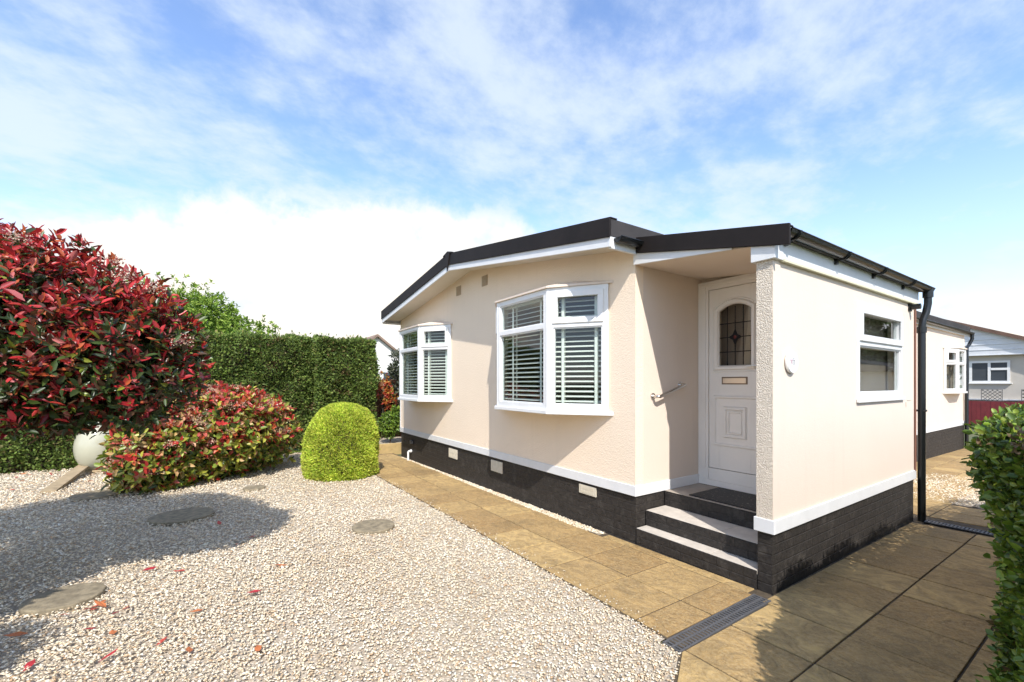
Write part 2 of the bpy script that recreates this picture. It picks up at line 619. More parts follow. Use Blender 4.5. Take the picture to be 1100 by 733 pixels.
def paving():
    # front path, two rows
    mb = MB()
    x = -0.09
    edges = [-0.09, -0.34]
    while edges[-1] > -8.6:
        edges.append(edges[-1] - 0.4925)
    for i in range(len(edges) - 1):
        x1, x0 = edges[i], edges[i + 1]
        far = min(1.0, max(0.0, (-x0 - 2.5) / 5.0))
        mid = -0.645 + 0.12 * far
        slab_prism(mb, rect(x0, x1, -1.13, mid), 0.012)
        slab_prism(mb, rect(x0, x1, mid, -0.115 + 0.10 * far), 0.012)
    x = -0.13
    while x > -1.6:
        w = random.uniform(0.34, 0.48)
        slab_prism(mb, rect(max(x - w, -1.68), x, -0.112, -0.004, 0.003), 0.010); x -= w
    o = mb.build('path', M_slab, bevel=0.004)
    tag(o, kind='structure')
    sheet('path_bed', [(-8.9, -1.14), (0.02, -1.14), (0.02, 0.02), (-8.9, 0.03)], 0.005, M_mortar)
    # patio on the right and behind
    mb = MB()
    c = -(GN.x * GX + GN.y * GY)
    for i in range(-1, 8):
        for j in range(-12, 60):
            x0, y0 = 0.045 + 0.48 * i, -0.17 + 0.4925 * j
            x1, y1 = x0 + 0.48, y0 + 0.4925
            if i == 0 and 0 <= j < 7: x0 = 0.0
            if i == -1:
                if j >= 0: continue
            poly = rect(x0, x1, y0, y1)
            if j >= 0 and y0 > 3.0 and y0 < 3.4: continue
            if y0 > 4.5 and y1 < 8.2 and x0 > -0.6: continue
            if j < 0: poly = clip_poly(poly, GN.x, GN.y, c - 0.012)
            if i == -1: poly = clip_poly(poly, 0, -1, -1.20)
            if len(poly) < 3: continue
            if y0 > 24: continue
            slab_prism(mb, poly, 0.012)
    for i in range(-3, 0):
        for j in range(6, 50):
            x0, y0 = 0.045 + 0.48 * i, -0.17 + 0.4925 * j
            if y0 < 3.55: continue
            slab_prism(mb, rect(x0, x0 + 0.48, y0, y0 + 0.4925), 0.012)
    o = mb.build('patio', M_slab, bevel=0.004)
    tag(o, kind='structure')
    pts = [(0.0, -0.05), (0.036, -1.19), (1.243, -3.29), (2.79, -6.0), (3.95, -6.0), (3.95, 24.6), (-1.35, 24.6), (-1.35, 3.38), (-0.02, 3.38), (-0.02, -0.05)]
    v = [(x, y, g(x, y) + 0.0045) for x, y in pts]
    mb = MB(); mb.add(v, [tuple(range(len(pts)))])
    tag(mb.build('patio_bed', M_mortar), kind='structure')


paving()


# ------------------------------------------------------------------ gravel
def gravel_bed_mat():
    m, n, l, b = mat('gravel_bed_fines')
    vo = n.new('ShaderNodeTexVoronoi'); vo.inputs['Scale'].default_value = 55
    tc = n.new('ShaderNodeTexCoord'); l.new(tc.outputs['Object'], vo.inputs['Vector'])
    c = mixc(n, l, mrange(n, l, vo.outputs['Distance'], 0.1, 0.6), (0.62, 0.54, 0.43), (0.36, 0.30, 0.22))
    l.new(c, b.inputs['Base Color']); b.inputs['Roughness'].default_value = 0.95
    bump(n, l, vo.outputs['Distance'], 0.7, 0.01, b)
    return m


M_gbed = gravel_bed_mat()
GRAVEL = [(-10.4, -9.0), (2.9, -9.0), (2.96, -6.26), (0.052, -1.198), (-0.1, -1.2), (-0.1, -1.135), (-8.9, -1.135), (-8.9, -0.6), (-10.4, -0.6)]
sheet('gravel_bed', GRAVEL, 0.0, M_gbed)
sheet('wall_gravel_bed', [(-8.1, -0.03), (-1.7, -0.10), (-1.69, 0.0), (-8.1, 0.0)], 0.0085, M_gbed)
sheet('rear_gravel_bed', [(-0.75, 4.85), (3.9, 4.85), (3.9, 7.7), (-0.75, 7.7)], 0.009, M_gbed)

STONE_COLS = np.array([(0.76, 0.69, 0.57), (0.80, 0.76, 0.68), (0.66, 0.54, 0.39), (0.72, 0.63, 0.49), (0.50, 0.39, 0.27),
                       (0.78, 0.70, 0.57), (0.56, 0.39, 0.25), (0.42, 0.38, 0.33), (0.82, 0.79, 0.73)])
STONE_W = np.array([0.20, 0.16, 0.13, 0.16, 0.07, 0.14, 0.05, 0.03, 0.06])
OCT_V = np.array([(1, 0, 0), (0, 1, 0), (-1, 0, 0), (0, -1, 0), (0.1, 0.1, 1), (-0.1, 0, -1)], dtype=float)
OCT_F = np.array([(0, 1, 4), (1, 2, 4), (2, 3, 4), (3, 0, 4), (1, 0, 5), (2, 1, 5), (3, 2, 5), (0, 3, 5)])


def stones(name, xy, size, cat, label, raise_by=0.004):
    n = len(xy)
    sz = size * rng.uniform(0.55, 1.35, n)
    v = np.repeat(OCT_V[None], n, 0) + rng.normal(0, 0.22, (n, 6, 3))
    v *= np.stack([rng.uniform(0.8, 1.15, n), rng.uniform(0.5, 0.85, n), rng.uniform(0.22, 0.48, n)], 1)[:, None, :]
    v *= (sz * 0.5)[:, None, None]
    tx, ty, a = rng.normal(0, 0.22, n), rng.normal(0, 0.22, n), rng.uniform(0, 2 * np.pi, n)
    z = v[:, :, 2] + v[:, :, 0] * tx[:, None] + v[:, :, 1] * ty[:, None]
    ca, sa = np.cos(a)[:, None], np.sin(a)[:, None]
    x = v[:, :, 0] * ca - v[:, :, 1] * sa
    y = v[:, :, 0] * sa + v[:, :, 1] * ca
    gz = 0.015 * np.clip(xy[:, 0], -11, 3) - 0.013 * np.clip(xy[:, 1], -6, 30)
    lift = gz + raise_by + rng.uniform(0, 0.010 if raise_by < 0.01 else 0.003, n)
    V = np.stack([x + xy[:, :1], y + xy[:, 1:], z + lift[:, None]], 2).reshape(-1, 3)
    F = (OCT_F[None] + (np.arange(n) * 6)[:, None, None]).reshape(-1, 3)
    c = STONE_COLS[rng.choice(len(STONE_COLS), n, p=STONE_W)] * rng.uniform(0.8, 1.12, (n, 1))
    patch = 0.5 + 0.5 * np.sin(xy[:, 0] * 1.7 + 1.3 * np.sin(xy[:, 1] * 1.1)) * np.sin(xy[:, 1] * 2.1 + np.sin(xy[:, 0] * 2.3))
    c = c * (1.08 - 0.16 * patch[:, None] * np.array([[0.7, 0.9, 1.25]])) * np.array([[1.0, 0.97, 0.90]])
    C = np.repeat(np.clip(c, 0, 0.88), 6, 0)
    o = np_mesh(name, V, F, M_stone, None, C)
    tag(o, label, cat, kind='stuff')


def in_poly(pts, poly):
    inside = np.zeros(len(pts), bool)
    x, y = pts[:, 0], pts[:, 1]
    for i in range(len(poly)):
        (x0, y0), (x1, y1) = poly[i], poly[i - 1]
        cnd = ((y0 > y) != (y1 > y)) & (x < (x1 - x0) * (y - y0) / (y1 - y0 + 1e-12) + x0)
        inside ^= cnd
    return inside


def scatter(poly, n):
    p = np.array(poly)
    lo, hi = p.min(0), p.max(0)
    q = rng.uniform(lo, hi, (n, 2))
    return q[in_poly(q, poly)]


def gravel():
    q = scatter(GRAVEL, 420000)
    d = np.hypot(q[:, 0] - 1.588, q[:, 1] + 3.409)
    keep = rng.random(len(q)) < np.clip((3.6 / np.maximum(d, 0.5)) ** 1.5, 0.10, 1.0)
    # nothing is needed behind the viewpoint
    keep &= ~((q[:, 0] > -1.5) & (q[:, 1] < -4.8))
    q, d = q[keep], d[keep]
    stones('gravel', q, np.clip(0.0222 + 0.0022 * (d - 3.5), 0.021, 0.038), 'gravel', 'pale stone chippings covering the front garden')
    e = np.stack([rng.uniform(-8.5, -0.1, 420), -1.13 + np.abs(rng.normal(0, 0.05, 420))], 1)
    stones('stray_chippings', e, 0.016, 'gravel', 'stray chippings kicked onto the edge of the front path', 0.014)
    s = scatter([(-8.1, -0.05), (-2.0, -0.13), (-1.7, -0.06), (-1.7, 0.0), (-8.1, 0.0)], 9000)
    stones('wall_gravel', s, 0.03, 'gravel', 'strip of white chippings along the foot of the black brick plinth')
    s = scatter([(-0.75, 4.85), (2.5, 4.85), (2.5, 7.7), (-0.75, 7.7)], 16000)
    stones('rear_gravel', s, 0.035, 'gravel', 'patch of chippings beside the paving behind the downpipe')


gravel()

# ------------------------------------------------------------------ the park home
home = thing('park_home', (0, 0, 0), 'cream park home bungalow with white bay windows, recessed porch and black brick plinth', 'bungalow')
RX = -4.735                       # ridge
XL, XC = -8.17, -1.296            # left end, porch corner
YB = 13.3                         # rear
RZ = 3.405                        # underside of the verge at the ridge


def zu(x):
    return RZ - (0.152 if x > RX else 0.125) * abs(x - RX)


def walls():
    # front wall with two openings
    mb = MB()
    T = 0.12
    bays = [(-7.62, -5.55), (-3.82, -1.75)]
    zs0, zs1 = 1.30, 2.64
    xs = [XL, bays[0][0], bays[0][1], bays[1][0], bays[1][1], XC]
    mb.box(XL, XC, 0, T, 0.50, zs0)
    for i in (0, 2, 4):
        mb.box(xs[i], xs[i + 1], 0, T, zs0, zs1)
    top = [(XL, zs1), (XC, zs1), (XC, zu(XC) + 0.06), (RX, RZ + 0.06), (XL, zu(XL) + 0.06)]
    mb.prism_y(top, 0, T)
    mb.build('wall', M_dash, home)
    # left, rear and long right walls
    mb = MB(); mb.box(XL, XL + T, T, YB - T, 0.50, 2.93); mb.build('wall', M_dash, home)
    mb = MB()
    mb.prism_y([(XL, 0.5), (XC, 0.5), (XC, zu(XC) + 0.06), (RX, RZ + 0.06), (XL, zu(XL) + 0.06)], YB - T, YB)
    mb.build('wall', M_dash, home)
    mb = MB()
    mb.box(XC - T, XC, T, 11.25, 0.50, 2.88)
    mb.box(XC - T, XC, 12.75, YB - T, 0.50, 2.88)
    mb.box(XC - T, XC, 11.25, 12.75, 0.50, 1.36); mb.box(XC - T, XC, 11.25, 12.75, 2.46, 2.88)
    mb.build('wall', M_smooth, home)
    # dark timbered lining of the rooms behind the windows
    def inner(x0, x1, y0, y1, z0, z1):
        t = 0.02; mb = MB()
        mb.box(x0, x1, y0, y1, z0 - t, z0); mb.box(x0, x1, y0, y1, z1, z1 + t)
        mb.box(x0, x1, y1, y1 + t, z0, z1)
        mb.box(x0 - t, x0, y0, y1, z0, z1); mb.box(x1, x1 + t, y0, y1, z0, z1)
        mb.build('room_lining', M_room, home)
    inner(XL + 0.2, -4.8, 0.13, 3.2, 0.56, 2.75)
    inner(-4.7, XC - 0.2, 0.13, 3.2, 0.56, 2.75)
    inner(-1.1, -0.16, 1.34, 3.25, 0.56, 2.50)
    inner(-4.2, XC - 0.15, 10.8, 13.0, 0.56, 2.75)
    # porch extension walls
    mb = MB()
    z0, zt = 0.50, 2.60
    w = (1.655, 2.915, 1.43, 2.36)
    mb.box(-0.12, 0, 0.12, w[0], z0, zt); mb.box(-0.12, 0, w[1], 3.41, z0, zt)
    mb.box(-0.12, 0, w[0], w[1], z0, w[2]); mb.box(-0.12, 0, w[0], w[1], w[3], zt)
    mb.box(XC, -0.12, 3.29, 3.41, z0, zt)
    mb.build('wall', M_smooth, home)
    mb = MB()
    mb.box(-0.12, -0.004, -0.003, 0.02, 0.50, 2.60)
    mb.build('porch_pillar', M_pillar, home)
    mb = MB()
    mb.box(-0.12, 0.0, 0.0205, 0.12, 0.50, 2.60); mb.box(-0.0035, 0.0, 0.0, 0.02, 0.50, 2.60)
    mb.build('wall', M_smooth, home)
    # wall round the front door
    mb = MB()
    mb.prism_y([(XC, 2.72), (-0.12, 2.72), (-0.12, 2.86), (XC, 2.86)], 1.12, 1.24)
    mb.box(-0.47, -0.12, 1.12, 1.24, 0.47, 2.72)
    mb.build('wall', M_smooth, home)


M_pillar = render_mat('coarse_pebbledash', (0.79, 0.69, 0.56), True)


def coarse_pillar():
    nt = M_pillar.node_tree
    for n in nt.nodes:
        if n.type == 'TEX_VORONOI': n.inputs['Scale'].default_value = 120
        if n.type == 'BUMP' and n.inputs['Distance'].default_value > 0.007:
            n.inputs['Distance'].default_value = 0.010; n.inputs['Strength'].default_value = 1.0


coarse_pillar()
walls()


def plinth_and_trim():
    mb = MB()
    d = 0.012
    mb.box(XL + d, XC - 0.004, d, 0.12, -0.30, 0.50)
    mb.box(XL + d, XL + 0.12, 0.12, YB - d, -0.45, 0.50)
    mb.box(XC - 0.12, XC - 0.004, 0.12, YB - d, -0.45, 0.50)
    mb.box(XL + 0.12, XC - 0.12, YB - 0.12, YB - d, -0.45, 0.50)
    mb.build('plinth', M_brick, home)
    mb = MB()
    mb.box(-0.118, -d, d, 3.40, -0.2, 0.50)
    mb.box(XC, -0.118, 3.30, 3.40, -0.2, 0.50)
    mb.build('plinth', M_brick, home)
    # white skirting boards, proud of the walls
    p = 0.014
    def board(*b):
        m_ = MB(); m_.box(*b); m_.build('skirting_board', M_trim, home, bevel=0.003)
    board(XL - p, XC + p, -p, -0.001, 0.466, 0.57)
    board(XL - p, XL - 0.001, 0, YB, 0.466, 0.57)
    board(XC + 0.001, XC + p, 0, 1.075, 0.466, 0.57)
    board(XC + 0.001, XC + p, 3.42, YB, 0.466, 0.57)
    board(-0.136, p, -p, -0.001, 0.466, 0.57)
    board(-0.136, -0.121, 0, 1.0, 0.466, 0.57)
    board(0.001, p, 0, 3.41, 0.466, 0.57)
    # white corner strip at the left end
    m_ = MB(); m_.box(XL - 0.012, XL + 0.03, -0.012, -0.001, 0.572, 2.86); m_.build('corner_strip', M_trim, home)


plinth_and_trim()


def roofs():
    YF, YE = -0.42, YB + 0.35
    XE0, XE1 = -8.27, -1.245
    hb, hd = 0.10, 0.175
    for side in (0, 1):
        xe = XE0 if side == 0 else XE1
        xi = RX
        def poly(lo, hi, x0, x1):
            a, b_ = (x0, x1) if x0 < x1 else (x1, x0)
            return [(a, zu(a) + lo), (b_, zu(b_) + lo), (b_, zu(b_) + hi), (a, zu(a) + hi)]
        mb = MB(); mb.prism_y(poly(hb, hb + hd - 0.012, xe, xi), YF + 0.02, YE)
        r = mb.build('roof', M_roof, home)
        mb = MB(); mb.prism_y(poly(0.0, hb, xe + (0.004 if side == 0 else -0.004), xi), YF + 0.012, YF + 0.034)
        mb.build('verge_board', M_trim, r, bevel=0.002)
        mb = MB(); mb.prism_y(poly(hb - 0.012, hb + hd, xe - 0.006 if side == 0 else xe + 0.006, xi), YF - 0.004, YF + 0.011)
        mb.prism_y(poly(hb + hd - 0.011, hb + hd + 0.004, xe - 0.006 if side == 0 else xe + 0.006, xi), YF + 0.0112, YF + 0.10)
        mb.build('verge_trim', M_dark, r, bevel=0.004)
        # sloping white soffit under the verge
        mb = MB(); mb.prism_y(poly(0.055, 0.066, xe + (0.05 if side == 0 else -0.05), xi), YF + 0.0345, -0.002)
        mb.build('soffit', M_soffit, r)
        # eaves fascia
        ze = zu(xe)
        mb = MB()
        if side == 1:
            mb.box(xe - 0.022, xe - 0.004, YF + 0.0345, YE, ze - 0.012, ze + 0.10)
            mb.box(XC + 0.002, xe - 0.023, YF + 0.0345, -0.003, ze - 0.004, ze + 0.012)
            mb.box(XC + 0.002, xe - 0.023, 3.6, YE, ze - 0.004, ze + 0.012)
        else:
            mb.box(xe + 0.004, xe + 0.022, YF + 0.0345, YE, ze - 0.012, ze + 0.10)
            mb.box(xe + 0.023, XL - 0.002, YF + 0.0345, YE, ze + 0.0, ze + 0.012)
        mb.build('eaves_fascia', M_trim, r, bevel=0.002)
    # ridge cap
    mb = MB()
    zr = RZ + hb + hd
    mb.prism_y([(RX - 0.16, zr - 0.03), (RX, zr - 0.012), (RX + 0.16, zr - 0.032), (RX + 0.16, zr - 0.012), (RX, zr + 0.03), (RX - 0.16, zr - 0.008)], YF - 0.016, YE)
    mb.prism_y([(RX, RZ - 0.015), (RX + 0.085, zr - 0.02), (RX, zr + 0.018), (RX - 0.085, zr - 0.018)], YF - 0.018, YF - 0.0045)
    mb.build('ridge_cap', M_dark, home, bevel=0.003)
    # gutter of the right hand eaves
    gz = zu(XE1) + 0.085
    gutter('gutter', (XE1 + 0.045, YF + 0.06), (XE1 + 0.045, YE), gz, 0.048)
    mb = MB()
    xx = XE1 + 0.045
    mb.tube([(xx, YE - 0.05, gz - 0.02), (xx, YE - 0.05, gz - 0.16), (xx - 0.05, YE - 0.10, gz - 0.32), (XC + 0.06, YB - 0.1, gz - 0.42), (XC + 0.06, YB - 0.1, g(-1.3, YB) - 0.05)], 0.04, 12)
    mb.build('downpipe', M_black, home, smooth=True)
    # ---- porch roof, falling to the right
    y0, y1 = -0.04, 3.52
    xa, xb = XE1 + 0.10, 0.105
    def zt(x): return 3.035 - 0.205 * (x + 1.28)
    def prof(lo, hi, a, b_): return [(a, zt(a) + lo), (b_, zt(b_) + lo), (b_, zt(b_) + hi), (a, zt(a) + hi)]
    mb = MB(); mb.prism_y(prof(-0.085, -0.012, xa - 0.12, xb - 0.035), y0 + 0.014, y1)
    pr_ = mb.build('roof', M_roof, home)
    mb = MB(); mb.prism_y(prof(-0.155, 0.0, -1.288, xb + 0.03), y0 - 0.012, y0 + 0.010)
    mb.prism_y(prof(-0.0115, 0.003, -1.15, xb + 0.01), y0 + 0.0102, y0 + 0.10)
    mb.build('verge_trim', M_dark, pr_, bevel=0.004)
    # white board below the trim, tapering away to the right, and the sloping ceiling
    def zc(x): return 2.775 - 0.106 * (x + 1.296)
    mb = MB(); mb.prism_y([(XC, zc(XC) - 0.002), (-0.30, zc(-0.30)), (-0.30, zt(-0.30) - 0.13), (XC, zt(XC) - 0.13)], y0 + 0.0105, y0 + 0.03)
    mb.build('verge_board', M_trim, pr_)
    mb = MB(); mb.prism_y([(XC + 0.001, zc(XC)), (-0.121, zc(-0.121)), (-0.121, zc(-0.121) + 0.015), (XC + 0.001, zc(XC) + 0.015)], y0 + 0.031, 1.118)
    mb.build('ceiling', M_smooth, pr_)
    # white box end over the pillar and fascia along the side
    mb = MB()
    mb.box(-0.15, 0.028, -0.03, 0.10, 2.525, 2.655)
    mb.box(-0.12, 0.0, 0.1005, 3.40, 2.601, 2.66)
    mb.build('box_end', M_trim, pr_, bevel=0.003)
    mb = MB()
    mb.box(0.002, 0.022, 0.101, 3.46, 2.535, 2.70)
    mb.build('fascia', M_trim, pr_, bevel=0.002)
    mb = MB(); mb.box(0.002, 0.034, 0.101, 3.44, 2.517, 2.534); mb.build('fascia_strip', M_cream_strip, pr_)
    gutter('gutter', (0.085, 0.0), (0.085, 3.62), 2.722, 0.047, brackets=[0.12, 1.05, 1.95, 2.85])
    # downpipe with a swan neck
    mb = MB()
    mb.lathe([(0.05, 0.0), (0.05, 0.10)], 14, Matrix.Translation((0.088, 3.53, 2.61)))
    mb.tube([(0.088, 3.53, 2.66), (0.088, 3.53, 2.54), (0.075, 3.51, 2.43), (0.055, 3.47, 2.34), (0.05, 3.455, 2.25), (0.05, 3.455, 1.2), (0.05, 3.455, -0.06)], 0.037, 14)
    mb.lathe([(0.046, 0.0), (0.046, 0.07)], 14, Matrix.Translation((0.05, 3.455, 2.19)))
    dp = mb.build('downpipe', M_black, home, smooth=True)
    for z in (1.27,):
        mb = MB(); mb.box(-0.03, 0.094, 3.425, 3.485, z - 0.012, z + 0.012)
        mb.build('clip', M_black, dp, bevel=0.004)


def gutter(name, a, b_, z, r, brackets=()):
    """half round channel from a to b, its rim at height z"""
    mb = MB()
    seg = 10
    ring = []
    for k in range(seg + 1):
        t = math.pi + math.pi * k / seg
        ring.append((r * math.cos(t), r * math.sin(t)))
    for k in range(seg, -1, -1):
        t = math.pi + math.pi * k / seg
        ring.append(((r - 0.004) * math.cos(t), (r - 0.004) * math.sin(t)))
    pts = [(a[0] + p[0], z + p[1]) for p in ring]
    n = len(pts)
    vs = [(p[0], a[1], p[1]) for p in pts] + [(p[0], b_[1], p[1]) for p in pts]
    fs = [(i, (i + 1) % n, n + (i + 1) % n, n + i) for i in range(n)]
    mb.add(vs, fs)
    # stop ends and the rolled rim
    for y in (a[1], b_[1]):
        cap = [(a[0] + r * math.cos(math.pi + math.pi * k / seg), y + (0.003 if y == a[1] else -0.003), z + r * math.sin(math.pi + math.pi * k / seg)) for k in range(seg + 1)]
        mb.add(cap, [tuple(range(seg + 1))])
    mb.tube([(a[0] + r, a[1], z), (a[0] + r, b_[1], z)], 0.006, 6)
    o = mb.build(name, M_black, home, smooth=True)
    for y in brackets:
        m_ = MB()
        m_.tube([(a[0] + (r + 0.006) * math.cos(math.pi + math.pi * k / 8), y, z + (r + 0.006) * math.sin(math.pi + math.pi * k / 8)) for k in range(9)], 0.011, 6)
        m_.box(0.0225, 0.045, y - 0.02, y + 0.02, z - 0.085, z - 0.03)
        m_.build('bracket', M_black, o)


M_soffit = simple('soffit_board', (0.70, 0.64, 0.54), 0.5, 0.04, 3)
M_cream_strip = simple('cream_strip', (0.62, 0.60, 0.42), 0.5, 0.05, 4)
roofs()


# ------------------------------------------------------------------ windows
def frame_panel(fr, gl, M, w, h, b, tz, vent=False, mull=None):
    """one window panel in local x (along), z (up), y- is outside. b border, tz transom height"""
    d0, d1 = -0.03, 0.04
    fr.box(0, w, d0, d1, 0, b, M=M); fr.box(0, w, d0, d1, h - b, h, M=M)
    fr.box(0, b, d0, d1, b, h - b, M=M); fr.box(w - b, w, d0, d1, b, h - b, M=M)
    fr.box(b, w - b, d0, d1, tz - 0.028, tz + 0.028, M=M)
    lo = (b, w - b, b, tz - 0.028); up = (b, w - b, tz + 0.028, h - b)
    # beads round the lower pane
    def bead(r, t, y0, y1):
        x0, x1, z0, z1 = r
        fr.box(x0, x1, y0, y1, z0, z0 + t, M=M); fr.box(x0, x1, y0, y1, z1 - t, z1, M=M)
        fr.box(x0, x0 + t, y0, y1, z0 + t, z1 - t, M=M); fr.box(x1 - t, x1, y0, y1, z0 + t, z1 - t, M=M)
        return (x0 + t, x1 - t, z0 + t, z1 - t)
    lo = bead(lo, 0.014, -0.018, 0.03)
    if vent:      # opening sash, thicker and proud of the frame
        o = 0.012
        up = bead((up[0] - o, up[1] + o, up[2] - o, up[3] + o), 0.062, -0.046, -0.0305)
        up = (up[0] - 0.004, up[1] + 0.004, up[2] - 0.004, up[3] + 0.004)
        bead((b, w - b, tz + 0.028, h - b), 0.044, -0.0295, 0.03)
    else:
        up = bead(up, 0.014, -0.018, 0.03)
    for (x0, x1, z0, z1) in (lo, up):
        gl.box(x0 - 0.004, x1 + 0.004, 0.0, 0.004, z0 - 0.004, z1 + 0.004, M=M)


def blind_panel(mb, M, w, z0, z1, pitch=0.056, tilt=24):
    """venetian blind just inside the glass"""
    n = int((z1 - z0) / pitch)
    for i in range(n):
        z = z0 + (i + 0.5) * pitch
        S = M @ Matrix.Translation((0, 0.095, z)) @ Matrix.Rotation(R(tilt + random.uniform(-2, 2)), 4, 'X')
        mb.box(0.015, w - 0.015, -0.024, 0.024, -0.0015, 0.0015, M=S)
    mb.box(0.012, w - 0.012, 0.068, 0.122, z1 - 0.02, z1 + 0.03, M=M)
    for t in ((0.22, 0.78) if w > 0.5 else (0.5,)):
        for yy in (0.066, 0.122):
            mb.box(w * t - 0.016, w * t + 0.016, yy, yy + 0.001, z0, z1, M=M)


def seg_matrix(p, q, z):
    p, q = Vector((p[0], p[1])), Vector((q[0], q[1]))
    d = (q - p).normalized()
    # local x along, local y inwards (outside is -y), z up
    inw = Vector((-d.y, d.x))
    return Matrix(((d.x, inw.x, 0, p.x), (d.y, inw.y, 0, p.y), (0, 0, 1, z), (0, 0, 0, 1))), (q - p).length


def bay(P, z0, z1, tz, vents, sill_over, up_dir, blind=True, curtain=None):
    """canted bay: P is four plan points wall, outer, outer, wall, left to right seen from outside"""
    fr, gl, bl = MB(), MB(), MB()
    h = z1 - z0
    for i in range(3):
        M, w = seg_matrix(P[i], P[i + 1], z0)
        frame_panel(fr, gl, M, w, h, 0.062 if w > 0.3 else 0.045, tz, vents[i])
        if blind:
            m2 = MB()
            blind_panel(bl, M, w, 0.07, h - 0.07)
    # corner posts
    for i in (1, 2):
        fr.lathe([(0.034, 0.0), (0.034, h)], 12, Matrix.Translation((P[i][0], P[i][1], z0 + 0.0003)))
    root = fr.build('bay_window', M_white, home, bevel=0.003)
    gl.build('pane', M_glass, root)
    if blind:
        bl.build('blind', M_blind, root)
    # sill, projecting
    def grow(o):
        c = (Vector(P[0]) + Vector(P[3])) / 2
        u = Vector(up_dir)
        al = (Vector(P[3]) - Vector(P[0])).normalized()
        q = []
        for k, p in enumerate(P):
            s = -1 if k < 2 else 1
            if k in (0, 3): q.append(Vector(p) + al * s * o * 1.3 - u * 0.0)
            else: q.append(Vector(p) + al * s * o * 0.45 + u * o)
        return [(v.x, v.y) for v in q]
    off = Vector(up_dir) * 0.002
    def lift(pts): return [(pts[0][0] + off.x, pts[0][1] + off.y), pts[1], pts[2], (pts[3][0] + off.x, pts[3][1] + off.y)]
    s = MB(); s.prism(lift(grow(sill_over)), z0 - 0.045, z0 - 0.0005)
    s.build('sill', M_white, root, bevel=0.006)
    # sloping cream head back to the wall
    e = lift(grow(0.055)); t = lift(grow(-0.10))
    u = Vector(up_dir)
    inner = []
    for k, p in enumerate(P):
        base = Vector(e[0]) if k < 2 else Vector(e[3])
        al = (Vector(P[3]) - Vector(P[0])).normalized()
        if k == 0: v = Vector(e[0]) + al * 0.02
        elif k == 3: v = Vector(e[3]) - al * 0.02
        else:
            v = Vector(P[k]); v = v - u * (v - Vector(e[0])).dot(u)
        inner.append((v.x, v.y))
    vs = [(x, y, z1 + 0.0005) for x, y in e] + [(x, y, z1 + 0.022) for x, y in e] + [(inner[1][0], inner[1][1], z1 + 0.135), (inner[2][0], inner[2][1], z1 + 0.135)]
    fs = [(3, 2, 1, 0), (0, 1, 5, 4), (1, 2, 6, 5), (2, 3, 7, 6), (4, 5, 8), (5, 6, 9, 8), (6, 7, 9), (3, 0, 4, 8, 9, 7)]
    hd = MB(); hd.add(vs, fs); hd.build('window_head', M_smooth, root)
    return root


random.seed(3)
bay([(-3.84, 0), (-3.245, -0.38), (-2.20, -0.38), (-1.655, 0)], 1.295, 2.655, 0.945, [True, False, True], 0.06, (0, -1))
bay([(-7.66, 0), (-7.06, -0.38), (-6.02, -0.38), (-5.475, 0)], 1.295, 2.655, 0.945, [True, False, True], 0.06, (0, -1))
bay([(XC, 11.2), (XC + 0.16, 11.65), (XC + 0.16, 12.35), (XC, 12.8)], 1.38, 2.45, 0.70, [True, False, True], 0.06, (1, 0), blind=False)


def side_window():
    fr, gl = MB(), MB()
    # plane x = 0, looking from +x: local x runs along -y ... use y from near to far
    M = Matrix(((0, -1, 0, -0.022), (1, 0, 0, 1.625), (0, 0, 1, 1.445), (0, 0, 0, 1)))
    w, h, b, tz = 1.32, 0.935, 0.055, 0.545
    frame_panel(fr, gl, M, w, h, b, tz, True)
    root = fr.build('window', M_white, home, bevel=0.003)
    gl.build('pane', M_glass, root)
    s = MB(); s.box(0.002, 0.030, 1.605, 2.965, 1.408, 1.4445); s.build('sill', M_white, root, bevel=0.005)
    c = MB()
    for i in range(9):
        y = 2.60 + i * 0.035
        c.box(-0.20 - 0.02 * (i % 2), -0.185 - 0.02 * (i % 2), y, y + 0.036, 1.40, 2.36)
    c.build('curtain', M_curtain, root)


side_window()


